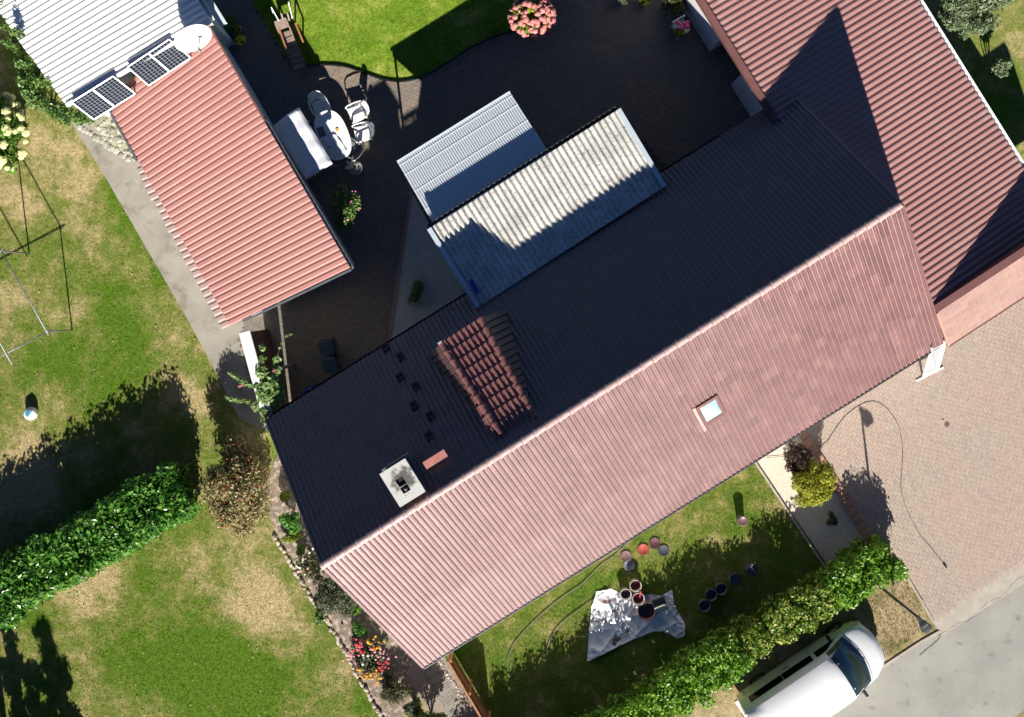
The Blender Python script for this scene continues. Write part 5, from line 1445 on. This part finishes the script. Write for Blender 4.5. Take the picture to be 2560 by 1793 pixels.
# swing bench with canopy
ca, cb, cc_, cdn = P(681, 314, 1.95), P(745, 267, 1.95), P(829, 407, 1.95), P(763, 447, 1.95)
sb = thing('swing_bench', 'garden swing bench under a white fabric canopy beside the shed', 'swing bench', tuple(((ca + cc_) / 2).to_tuple()[:2]) + (.03,))
vs = []; fs = []; nu, nv = 8, 16
for i in range(nu + 1):
    for j in range(nv + 1):
        a, b = i / nu, j / nv
        q = ca.lerp(cb, a).lerp(cdn.lerp(cc_, a), b); q.z = 1.86 + .13 * (1 - abs(2 * a - 1.1)) - .03 * math.sin(math.pi * b * 3) ** 2 * (.3 + a)
        vs.append(q)
for i in range(nu):
    for j in range(nv): fs.append((i * (nv + 1) + j, i * (nv + 1) + j + 1, (i + 1) * (nv + 1) + j + 1, (i + 1) * (nv + 1) + j))
o = MB().add(vs, fs).build('canopy', m_white, sb, True); o.modifiers.new('t', 'SOLIDIFY').thickness = .008
for (p0, p1) in ((ca, cb), (cb, cc_), (cc_, cdn)):
    vs = []; fs = []; n = 14
    for k in range(n + 1):
        q = p0.lerp(p1, k / n); vs += [Vector((q.x, q.y, 1.87)), Vector((q.x, q.y, 1.72 - .04 * abs(math.sin(k * math.pi / 2))))]
    for k in range(n): fs.append((2 * k, 2 * k + 1, 2 * k + 3, 2 * k + 2))
    MB().add(vs, fs).build('valance', m_white, sb)
ln = (cdn - ca).normalized(); wn_ = (cb - ca).normalized()
for s in (.08, .92):
    q1, q2 = ca.lerp(cdn, s), cb.lerp(cc_, s); tp = q1.lerp(q2, .5); tp.z = 1.93
    for f_ in (.05, .95): e = q1.lerp(q2, f_); MB().tube([tp, (e.x, e.y, .05)], .022, 8).build('leg', m_whitepaint, sb, True)
q1, q2 = ca.lerp(cdn, .12).lerp(cb.lerp(cc_, .12), .5), ca.lerp(cdn, .88).lerp(cb.lerp(cc_, .88), .5)
mid = (q1 + q2) / 2; hl = (q2 - q1).length / 2
MB().box((mid.x, mid.y, .48), ln * hl, wn_ * .26, (0, 0, .05)).build('seat', m_white, sb)
bq_ = mid - wn_ * .3; MB().box((bq_.x, bq_.y, .78), ln * hl, wn_ * .05, (0, 0, .28)).build('backrest', m_white, sb)
# wooden slatted recliner on the lawn
rl = thing('slatted_recliner', 'weathered wooden slatted recliner with armrests on the lawn edge', 'deck chair', P(730, 95, .05))
pts = [(738, 166, .3), (732, 152, .32), (726, 138, .34), (720, 124, .36), (714, 110, .39), (711, 100, .42), (704, 86, .46), (696, 66, .62), (692, 55, .74)]
xd = Vector((.94, .34, 0))
for k, (a, b, z) in enumerate(pts):
    q = P(a + 10, b, z); MB().box(q, xd * .2, Vector((-xd.y, xd.x, .15 if k > 6 else .0)) * .078, (0, 0, .012)).build('slat', m_wood, rl)
for s in (-1, 1):
    MB().tube([P(pts[0][0] + 10, pts[0][1], .26) + xd * .19 * s, P(pts[5][0] + 10, pts[5][1], .36) + xd * .19 * s, P(pts[8][0] + 10, pts[8][1], .7) + xd * .19 * s], .02, 6).build('side_rail', m_wood, rl)
    MB().bar(P(pts[0][0] + 10, pts[0][1] - 4, .27) + xd * .17 * s, P(pts[0][0] + 10, pts[0][1] - 4, .05) + xd * .17 * s, .035).build('leg', m_wood, rl)
    MB().bar(P(pts[6][0] + 10, pts[6][1] - 4, .4) + xd * .17 * s, P(pts[6][0] + 10, pts[6][1] - 4, .05) + xd * .17 * s, .035).build('leg', m_wood, rl)
for (p0, p1) in (((738, 57), (758, 106)), ((698, 72), (715, 122))):
    MB().bar(P(p0[0], p0[1], .62), P(p1[0], p1[1], .6), .055, .025).build('armrest', m_orangewood, rl)
    MB().bar(P(p1[0], p1[1] - 3, .6), P(p1[0], p1[1] - 3, .05), .04).build('arm_post', m_orangewood, rl); MB().bar(P(p0[0], p0[1] + 3, .6), P(p0[0], p0[1] + 3, .05), .04).build('arm_post', m_orangewood, rl)
for (p0, p1) in (((721, 5), (731, 46)), ((678, 18), (700, 58))):
    MB().tube([P(p0[0], p0[1], 1.05), P(p1[0], p1[1], .7)], .018, 8).build('white_bar', m_white, rl); 
    MB().tube([P(p0[0], p0[1], 1.05), P(p0[0] + 6, p0[1] + 20, .06)], .012, 6).build('white_strut', m_white, rl)
for (a, b) in ((703, 40), (718, 38)): MB().bar(P(a, b - 6, .85), P(a + 6, b + 14, .72), .05, .02).build('headboard_slat', m_wood, rl)

# ================================================================== FRONT LAWN: PAINTING GEAR
def zp(zx, zy): return (1240 + zx / 3.479, 1333 + zy / 3.479)
def bucket(label, px, py, r, h, m, fill=None, lid=None, group='paint buckets on the front lawn', name='bucket'):
    g = P(px, py, h); t = thing(name, label, 'bucket', (g.x, g.y, 0.01), group)
    c = (g.x, g.y, .01)
    MB().lathe(c, [(.001, 0), (r * .84, 0), (r * .86, .01), (r * .97, h * .9), (r * 1.04, h * .9), (r * 1.04, h), (r * .95, h), (r * .82, .03), (.001, .03)], 22).build('pail', m, t, True)
    if fill is not None: MB().lathe(c, [(r * .9, h * .6), (.001, h * .6)], 20).build('paint', fill, t)
    if lid is not None: MB().lathe(c, [(r * 1.06, h - .02), (r * 1.07, h + .012), (r * .9, h + .016), (r * .85, h + .008), (.001, h + .008)], 22).build('lid', lid, t, True)
    a = random.uniform(0, 3.1); x = Vector((math.cos(a), math.sin(a), 0)) * r * 1.05
    MB().tube([Vector(c) + Vector((0, 0, h * .85)) + x * math.cos(k * math.pi / 8) + Vector((-x.y, x.x, 0)) * math.sin(k * math.pi / 8) * .95 - Vector((0, 0, .05 * math.sin(k * math.pi / 8))) for k in range(9)], .005, 5).build('handle', m_zinc, t, True)
    return t
m_pail = M('pale_pail', (.6, .55, .53), (.5, .42, .4), 6, .45); m_pailblk = M('dark_blue_pail', (.025, .03, .055), (.02, .022, .04), 5, .35)
m_wine = M('wine_red_paint', (.09, .018, .02), (.06, .012, .014), 6, .25); m_darkpaint = M('dark_paint', (.03, .02, .024), rough=.25)
R1 = .185
bucket('open pale bucket with wine red paint at the top of the tarpaulin', *zp(1215, 460), R1, .38, m_pail, m_wine); bucket('pale bucket in the shade left of the wine red one', *zp(1130, 535), R1 * .95, .36, m_pail, m_darkpaint)
bucket('open pale bucket holding a red brush', *zp(1240, 575), R1 * 1.05, .38, m_pail, m_wine)
bucket('wide salmon plaster tub in the middle of the tarpaulin', *zp(1312, 680), .29, .32, M('salmon_tub', (.36, .14, .11), (.28, .11, .09), 5, .45), m_darkpaint, name='plaster_tub')
q0 = zp(1256, 520); item('paint_brush', 'red handled paint brush standing in a bucket', 'brush', MB().tube([P(*zp(1250, 560), .3), P(*zp(1258, 505), .56)], [.012, .022], 8), fl_red)
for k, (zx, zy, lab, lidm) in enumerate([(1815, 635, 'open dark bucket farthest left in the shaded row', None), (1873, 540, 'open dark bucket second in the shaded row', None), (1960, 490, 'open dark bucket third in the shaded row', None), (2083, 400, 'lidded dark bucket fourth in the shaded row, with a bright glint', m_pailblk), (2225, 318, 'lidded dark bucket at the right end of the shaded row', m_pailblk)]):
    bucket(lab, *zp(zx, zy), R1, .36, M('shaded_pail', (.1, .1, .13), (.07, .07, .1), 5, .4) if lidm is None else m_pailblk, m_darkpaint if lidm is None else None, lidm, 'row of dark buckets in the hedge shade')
bucket('single lidded bucket alone on the sunny grass', 1857, 1303, R1 * .82, .42, M('mauve_pail', (.16, .15, .19), (.12, .1, .13)), None, M('mauve_lid', (.17, .09, .095), (.1, .06, .075), 8, .45))
def lid(label, zx, zy, m1, r=.185):
    g = P(*zp(zx, zy)); t = tag(MB().lathe((g.x, g.y, .03), [(.001, -.02), (r * .98, -.02), (r, .01), (r * .95, .015), (r * .9, .004), (.001, .004)], 24).build('round_cover', m1, None, True), label, 'lid', 'bucket lids lying on the grass')
lid('bright red bucket lid on the grass', 1280, 140, M('red_lid', (.4, .06, .035), (.2, .03, .028), 7, .7)); lid('dark red bucket lid beside the bright red one', 1380, 85, M('darkred_lid', (.13, .03, .04), (.04, .014, .02), 9, .7))
lid('blue grey bucket lid touching the dark red one', 1458, 150, M('slate_lid', (.04, .05, .068), (.03, .036, .05), 5, .75)); lid('pinkish stained bucket lid nearest the house eaves', 1130, 200, M('stained_lid', (.2, .1, .1), (.08, .05, .06), 9, .7))
lid('grey bucket lid half in the bucket shadows', 1158, 278, M('grey_lid', (.17, .19, .21), (.1, .12, .14), 6, .45))
# tarpaulin
tp_out = [zp(*p) for p in [(790, 1112), (805, 880), (830, 640), (872, 505), (1008, 480), (1100, 535), (1180, 560), (1350, 520), (1440, 540), (1530, 488), (1548, 620), (1640, 780), (1640, 890), (1575, 915), (1470, 850), (1370, 850), (1180, 925), (980, 1020), (880, 1070)]]
pw = [P(a, b) for a, b in tp_out]; pl = [(p.x, p.y) for p in pw]
xs = [p[0] for p in pl]; ys = [p[1] for p in pl]
N_ = 110; gx = np.linspace(min(xs) - .02, max(xs) + .02, N_); gy = np.linspace(min(ys) - .02, max(ys) + .02, N_)
GX, GY = np.meshgrid(gx, gy, indexing='ij'); ins = inpoly(GX.ravel(), GY.ravel(), pl).reshape(N_, N_)
rg = np.random.default_rng(77); Z = np.zeros((N_, N_))
for k in range(16):
    a = rg.uniform(0, 6.28); f = rg.uniform(1.2, 5.5); ph = rg.uniform(0, 6.28); s = np.sin((GX * math.cos(a) + GY * math.sin(a)) * f + ph + .6 * np.sin(GX * 2.3 + k)); Z += (1 - np.abs(s)) ** 3.0 * rg.uniform(.012, .055)
Z = .012 + Z * .7
vid = -np.ones((N_, N_), int); V = []; Fc = []
def near_edge(x, y):
    best = None
    for (x1, y1), (x2, y2) in zip(pl, pl[1:] + pl[:1]):
        t = max(0, min(1, ((x - x1) * (x2 - x1) + (y - y1) * (y2 - y1)) / ((x2 - x1) ** 2 + (y2 - y1) ** 2))); qx, qy = x1 + t * (x2 - x1), y1 + t * (y2 - y1); dd = (x - qx) ** 2 + (y - qy) ** 2
        if best is None or dd < best[0]: best = (dd, qx, qy)
    return best
for i in range(N_ - 1):
    for j in range(N_ - 1):
        cn = [(i, j), (i + 1, j), (i + 1, j + 1), (i, j + 1)]
        if sum(ins[c] for c in cn) >= 2:
            f = []
            for c in cn:
                if vid[c] < 0:
                    x, y = GX[c], GY[c]
                    if not ins[c]: _, x, y = near_edge(x, y)
                    vid[c] = len(V); V.append((x, y, Z[c]))
                f.append(vid[c])
            Fc.append(tuple(f))
m_tarp = M('white_tarpaulin', (.84, .85, .87), (.78, .79, .82), 2, .4, spots=(.16, .085, .075), sscale=2.2, srange=(.58, .66))
tarp = mesh_np('tarpaulin', V, Fc, m_tarp, None, True); tag(tarp, 'crumpled white tarpaulin with paint stains spread on the front lawn', 'tarpaulin')
# airless sprayer
g = P(*zp(1440, 650), .3); sp_ = thing('paint_sprayer', 'chrome paint sprayer machine on the tarpaulin', 'sprayer', (g.x, g.y, .05))
ax_ = Vector((.93, .36, 0)).normalized(); sd = Vector((-ax_.y, ax_.x, 0))
MB().lathe(g - ax_ * .24, [(.001, 0), (.1, 0), (.11, .02), (.11, .36), (.09, .4), (.001, .41)], 20, ax_).build('motor', M('chrome', (.6, .57, .53), (.5, .47, .44), 6, .25, metal=.85), sp_, True)
MB().box(g + sd * .2 + Vector((0, 0, -.06)), ax_ * .2, sd * .1, (0, 0, .09)).build('pump_block', m_dark, sp_)
for s in (-1, 1):
    for e in (-.2, .2): q = g + ax_ * e + sd * (.1 * s); MB().tube([q, Vector((q.x, q.y, .05))], .012, 6).build('leg', m_zinc, sp_)
MB().tube([g + ax_ * .2 + sd * .1, g + ax_ * .3 + sd * .12 + Vector((0, 0, .25)), g + ax_ * .32 - sd * .12 + Vector((0, 0, .25)), g + ax_ * .2 - sd * .1], .012, 6).build('handle', m_zinc, sp_, True)
for e in ((.3, -.08), (.36, .0), (.42, -.12)): MB().tube([g + ax_ * e[0] + sd * e[1] - Vector((0, 0, .1)), g + ax_ * e[0] + sd * e[1] + Vector((0, 0, .03))], .025, 8).build('valve', M('bright_chrome', (.8, .8, .8), rough=.12, metal=1.0), sp_, True)
# hoses and cord
def hose(name, label, cat, pts, r, m, z=.02):
    pts = smoothpts(pts, 5); tag(MB().tube([P(a, b, z) for a, b in pts], r, 6).build(name, m, None, True), label, cat)
m_hose = M('grey_hose', (.16, .16, .14), (.12, .12, .1), 6, .6)
hose('hose', 'long grey hose curving across the front lawn from the eaves', 'hose', [zp(*p) for p in [(1200, 30), (1050, 180), (900, 290), (750, 440), (560, 570), (370, 730), (250, 850), (150, 970), (105, 1080), (105, 1170), (130, 1250)]], .013, m_hose, .04)
hose('hose', 'shorter grey hose running from the tarpaulin towards the hedge', 'hose', [zp(*p) for p in [(1000, 470), (900, 540), (820, 600), (650, 720), (530, 830), (470, 930), (440, 1020)]], .013, m_hose, .05)
def dz(zx, zy): return (1900 + zx / 3.479, 880 + zy / 3.479)
cord = [dz(*p) for p in [(60, 920), (250, 900), (440, 830), (520, 815), (590, 770), (660, 660), (760, 540), (880, 455), (990, 430), (1080, 470), (1150, 545), (1195, 620), (1225, 720), (1240, 850), (1235, 1000), (1225, 1150), (1245, 1280), (1310, 1440), (1400, 1600)]] + [(2320, 1360), (2348, 1395), (2360, 1412)]
hose('extension_cord', 'thin black extension cord looping across the paved drive', 'cord', cord, .007, m_black, .045)
g = P(2363, 1415, .05); item('cord_plug', 'black plug at the end of the extension cord', 'plug', MB().bar((g.x - .05, g.y + .06, .06), (g.x + .03, g.y - .04, .06), .05, .04).bar((g.x + .02, g.y - .03, .06), (g.x + .05, g.y - .07, .06), .03, .03), m_black)

# ================================================================== LADDER, LAMP, FENCE
b0, b1 = P(2308, 944, .06), P(2342, 927, .06); t0, t1 = P(2331, 870, 3.25), P(2362, 853, 3.25)
ld = thing('ladder', 'white aluminium ladder with wide foot bar leaning on the eave', 'ladder', ((b0.x + b1.x) / 2, (b0.y + b1.y) / 2, .04))
for a, b in ((b0, t0), (b1, t1)): MB().bar(a, b, .03, .085).build('rail', m_whitepaint, ld)
for a, b in ((b0, t0), (b1, t1)): MB().bar(a.lerp(b, .02) + Vector((.0, .03, .08)), a.lerp(b, .85) + Vector((0, .03, .08)), .028, .07).build('rail', m_whitepaint, ld)
for k in range(1, 12):
    MB().bar(b0.lerp(t0, k / 12), b1.lerp(t1, k / 12), .035, .035).build('rung', m_whitepaint, ld)
fd = (b1 - b0).normalized(); MB().bar(b0 - fd * .24, b1 + fd * .24, .05, .04).build('foot_bar', m_whitepaint, ld)
lb = P(2204, 1470, 0); lz = 3.58
lp = thing('street_lamp', 'dark street lamp with flared head at the drive corner', 'street lamp', lb)
MB().tube([lb, (lb.x, lb.y, 1.2), (lb.x, lb.y, lz - .02)], [.055, .045, .035], 10).build('pole', m_dark, lp, True)
hd = (P(2322, 1578, lz) - Vector((lb.x, lb.y, lz))); hd.z = 0; hd.normalize(); hs = Vector((-hd.y, hd.x, 0)); h0 = Vector((lb.x, lb.y, lz))
vs = []
for (e, w_, z0, z1) in ((-.06, .05, -.04, .05), (.12, .07, -.05, .07), (.22, .12, -.07, .1), (.42, .17, -.07, .1), (.5, .15, -.05, .06)):
    c = h0 + hd * e; vs += [c - hs * w_ + Vector((0, 0, z0)), c + hs * w_ + Vector((0, 0, z0)), c + hs * w_ * .75 + Vector((0, 0, z1)), c - hs * w_ * .75 + Vector((0, 0, z1))]
fs = []
for i in range(4):
    for k in range(4): fs.append((i * 4 + k, i * 4 + (k + 1) % 4, (i + 1) * 4 + (k + 1) % 4, (i + 1) * 4 + k))
fs += [(3, 2, 1, 0), (16, 17, 18, 19)]
bevel(MB().add(vs, fs).build('lamp_head', m_dark, lp), .015, 2)
c = h0 + hd * .28; MB().box(c + Vector((0, 0, .1)), hd * .02, hs * .09, (0, 0, .012)).build('head_seam', m_zinc, lp)
c = h0 + hd * .32; MB().box(c + Vector((0, 0, -.08)), hd * .13, hs * .12, (0, 0, .012)).build('lamp_glass', m_white, lp)
# wooden fence by the garden path
f0, f1 = P(1126, 1622, 0), P(1222, 1785, 0)
fe = thing('board_fence', 'orange brown wooden board fence beside the garden path', 'fence', f0)
d = (f1 - f0).normalized(); x = Vector((-d.y, d.x, 0)); L = (f1 - f0).length; nb = 22
for k in range(nb):
    q = f0.lerp(f1, (k + .5) / nb); hh = 1.28 + random.uniform(-.015, .015)
    MB().box((q.x, q.y, .08 + hh / 2), d * (L / nb * .46), x * .011, (0, 0, hh / 2)).build('board', m_orangewood, fe)
for z in (.35, 1.1): MB().bar(f0 + x * .03 + Vector((0, 0, z)), f1 + x * .03 + Vector((0, 0, z)), .035, .07).build('rail', m_orangewood, fe)
for k in range(3): q = f0.lerp(f1, .02 + .48 * k) + x * .07; MB().bar((q.x, q.y, 0), (q.x, q.y, 1.36), .08).build('post', m_orangewood, fe)
MB().bar(f0 + Vector((0, 0, 1.385)), f1 + Vector((0, 0, 1.385)), .06, .02).build('cap_rail', m_orangewood, fe)

# ================================================================== VAN
FW = Vector((.83, .5577, 0)).normalized(); LT = Vector((-FW.y, FW.x, 0))
vc = P(2192, 1598, .7) - FW * 2.42; vc.z = 0.01
van = thing('van', 'white delivery van with black side windows parked along the hedge', 'van', vc)
m_vanp, nt, b = newmat('white_van_paint'); b.inputs['Base Color'].default_value = (.84, .845, .85, 1); b.inputs['Roughness'].default_value = .28; b.inputs['Coat Weight'].default_value = .4
m_glass, nt, b = newmat('dark_window_glass'); b.inputs['Base Color'].default_value = (.006, .008, .01, 1); b.inputs['Roughness'].default_value = .12; b.inputs['Specular IOR Level'].default_value = .2
m_wsg, nt, b = newmat('windscreen_glass'); b.inputs['Base Color'].default_value = (.02, .045, .06, 1); b.inputs['Roughness'].default_value = .04; b.inputs['Specular IOR Level'].default_value = .6
ST = [(-2.42, .80, .70, 1.55, .95), (-2.38, .90, .74, 1.80, 1.0), (-2.2, .94, .76, 1.88, 1.0), (-1.2, .955, .78, 1.93, 1.0), (0.0, .955, .78, 1.93, 1.0), (.7, .95, .77, 1.90, 1.0), (.95, .95, .76, 1.80, 1.0), (1.25, .945, .74, 1.53, 1.0), (1.55, .94, .72, 1.22, .99), (1.72, .93, .74, 1.09, .97), (2.05, .9, .74, .99, .9), (2.3, .82, .68, .86, .76), (2.42, .7, .58, .7, .62)]
def st_at(xx):
    for a, b in zip(ST[:-1], ST[1:]):
        if a[0] <= xx <= b[0]:
            t = (xx - a[0]) / (b[0] - a[0]); return tuple(a[i] + (b[i] - a[i]) * t for i in range(5))
    return ST[-1] if xx > 0 else ST[0]
def sect(xx):
    _, w_, r_, h_, bl_ = st_at(xx)
    z4 = min(bl_ + .06, h_ - .02); hh = h_ - z4
    return [(w_ * .93, .25), (w_ * .99, .45), (w_, bl_ * .72), (w_ * .99, bl_ * .98), (w_ * .975, z4), (w_ * .915, z4 + hh * .54), (w_ * .79, z4 + hh * .82), (w_ * .5, z4 + hh * .965), (0, h_ + .012)]
def vpt(xx, ti, side, off=0.0):
    s = sect(xx); i = min(int(ti), len(s) - 2); f = ti - i
    y = s[i][0] + (s[i + 1][0] - s[i][0]) * f; z = s[i][1] + (s[i + 1][1] - s[i][1]) * f
    bow = .30 * (y / .95) ** 2 * max(0, min(1, (xx - .3) / 1.9)) ; bow -= -.06 * 0
    xb = xx - bow
    if xx < -2.1: xb += .08 * (y / .95) ** 2
    return vc + FW * xb + LT * (y * side) + Vector((0, 0, z))
def vn(xx, ti, side):
    e = .03; a = vpt(xx + e, ti, side) - vpt(xx - e, ti, side); b = vpt(xx, min(ti + .1, 7.99), side) - vpt(xx, max(ti - .1, 0), side)
    n = a.cross(b).normalized(); c = vc + FW * xx * .8 + Vector((0, 0, .8)); return n if n.dot(vpt(xx, ti, side) - c) > 0 else -n
XS = [-2.42, -2.38, -2.3, -2.2, -1.7, -1.2, -.6, 0, .4, .7, .82, .95, 1.1, 1.25, 1.4, 1.55, 1.65, 1.72, 1.85, 2.05, 2.2, 2.3, 2.38, 2.42]
vs = []; fs = []
ring = [(i, 1) for i in range(9)] + [(i, -1) for i in range(7, -1, -1)]
for xx in XS:
    for i, s in ring: vs.append(vpt(xx, i if i < 8 else 7.9999, s))
nr = len(ring)
for a in range(len(XS) - 1):
    for k in range(nr): fs.append((a * nr + k, a * nr + (k + 1) % nr, (a + 1) * nr + (k + 1) % nr, (a + 1) * nr + k))
fs.append(tuple(range(nr))); fs.append(tuple(range((len(XS) - 1) * nr + nr - 1, (len(XS) - 1) * nr - 1, -1)))
body = MB().add(vs, fs).build('body', m_vanp, van, True)
import bmesh
bmx = bmesh.new(); bmx.from_mesh(body.data); bmesh.ops.recalc_face_normals(bmx, faces=bmx.faces); bmx.to_mesh(body.data); bmx.free()
es = body.modifiers.new('es', 'EDGE_SPLIT'); es.split_angle = math.radians(38)
def patch(name, x0, x1, tA, tB, side, m, parent, nx=8, nt_=6, off=.006, xfun=None):
    vs = []; fs = []
    for i in range(nx + 1):
        for j in range(nt_ + 1):
            tt = tA + (tB - tA) * j / nt_
            a, b_ = xfun(tt) if xfun else (x0, x1)
            xx = a + (b_ - a) * i / nx
            vs.append(vpt(xx, min(tt, 7.999), side) + vn(xx, min(tt, 7.95), side) * off)
    for i in range(nx):
        for j in range(nt_): fs.append((i * (nt_ + 1) + j, (i + 1) * (nt_ + 1) + j, (i + 1) * (nt_ + 1) + j + 1, i * (nt_ + 1) + j + 1))
    return MB().add(vs, fs).build(name, m, parent, True)
for s in (1, -1):
    patch('side_window', -2.0, -.76, 4.1, 4.95, s, m_glass, van); patch('side_window', -.745, .36, 4.1, 4.95, s, m_glass, van)
    patch('door_window', .52, 1.0, 4.08, 4.9, s, m_glass, van, xfun=lambda t: (.52, 1.5 - .62 * (t - 4.08)))
# windscreen across both halves
vs = []; fs = []; nx, ny = 8, 16
for i in range(nx + 1):
    xx = .86 + (1.68 - .86) * i / nx
    for j in range(ny + 1):
        a = -1 + 2 * j / ny; side = 1 if a >= 0 else -1; tt = 7.98 - abs(a) * (7.98 - 5.15)
        vs.append(vpt(xx, tt, side) + vn(xx, tt, side) * .008)
for i in range(nx):
    for j in range(ny): fs.append((i * (ny + 1) + j, (i + 1) * (ny + 1) + j, (i + 1) * (ny + 1) + j + 1, i * (ny + 1) + j + 1))
ws = MB().add(vs, fs).build('windscreen', m_wsg, van, True)
for s, e in ((.2, -.55), (-.35, .35)):
    MB().bar(vpt(1.7, 7.6, 1 if s > 0 else -1) + Vector((0, 0, .02)), vpt(1.52, 6.2 if e < 0 else 7.2, 1 if e > 0 else -1) + Vector((0, 0, .03)), .02, .012).build('wiper', m_black, ws)
for s in (1, -1):
    q = vpt(1.28, 4.0, s) + LT * (.12 * s) + Vector((0, 0, .06)); mm = bevel(MB().box(q, FW * .05, LT * .1, (0, 0, .1)).build('mirror', m_black, van), .02, 2)
    patch('headlight', 2.0, 2.36, 3.1, 4.6, s, M('headlight_glass', (.5, .55, .58), rough=.1), van, 6, 4, .008)
    for xw in (1.5, -1.45):
        c = vc + FW * xw + LT * (.82 * s) + Vector((0, 0, .32)); wh = MB().lathe(c - LT * .1, [(.2, .02), (.3, 0), (.32, .03), (.32, .19), (.3, .22), (.2, .2)], 24, LT).build('tyre', m_black, van, True)
        MB().lathe(c - LT * .1, [(.001, .02), (.2, .02), (.2, .2), (.001, .19)], 20, LT).build('rim', m_zinc, wh, True)
    MB().bar(vpt(-.62, 2.9, s) + LT * (.012 * s), vpt(-.4, 2.9, s) + LT * (.012 * s), .02, .03).build('door_handle', m_dark, van)
MB().bar(vpt(2.405, 1.5, 1), vpt(2.405, 1.5, -1), .12, .2).build('bumper', m_vanp, van)
MB().bar(vpt(-2.42, 1.0, 1) - FW * .03, vpt(-2.42, 1.0, -1) - FW * .03, .12, .2).build('rear_bumper', m_vanp, van)
MB().bar(vpt(-2.36, 6.0, 1) - FW * .05, vpt(-2.36, 6.0, -1) - FW * .05, .12, .03).build('rear_spoiler', m_vanp, van)
q = vc - FW * 2.44 + Vector((0, 0, 1.35)); MB().box(q, FW * .012, LT * .6, (0, 0, .22)).build('rear_window', m_glass, van)

for s in (1, -1):
    for xx in (.38, -.7, -2.12):
        MB().tube([vpt(xx, t, s) + vn(xx, t, s) * .002 for t in (1.0, 2.0, 3.0, 3.9)], .006, 4).build('door_seam', m_dark, van)
MB().tube([vpt(1.76, t, sd_) + Vector((0, 0, .006)) for sd_, t in ((1, 5.2), (1, 6.2), (1, 7.2), (1, 7.95), (-1, 7.2), (-1, 6.2), (-1, 5.2))], .007, 4).build('bonnet_seam', m_dark, van)
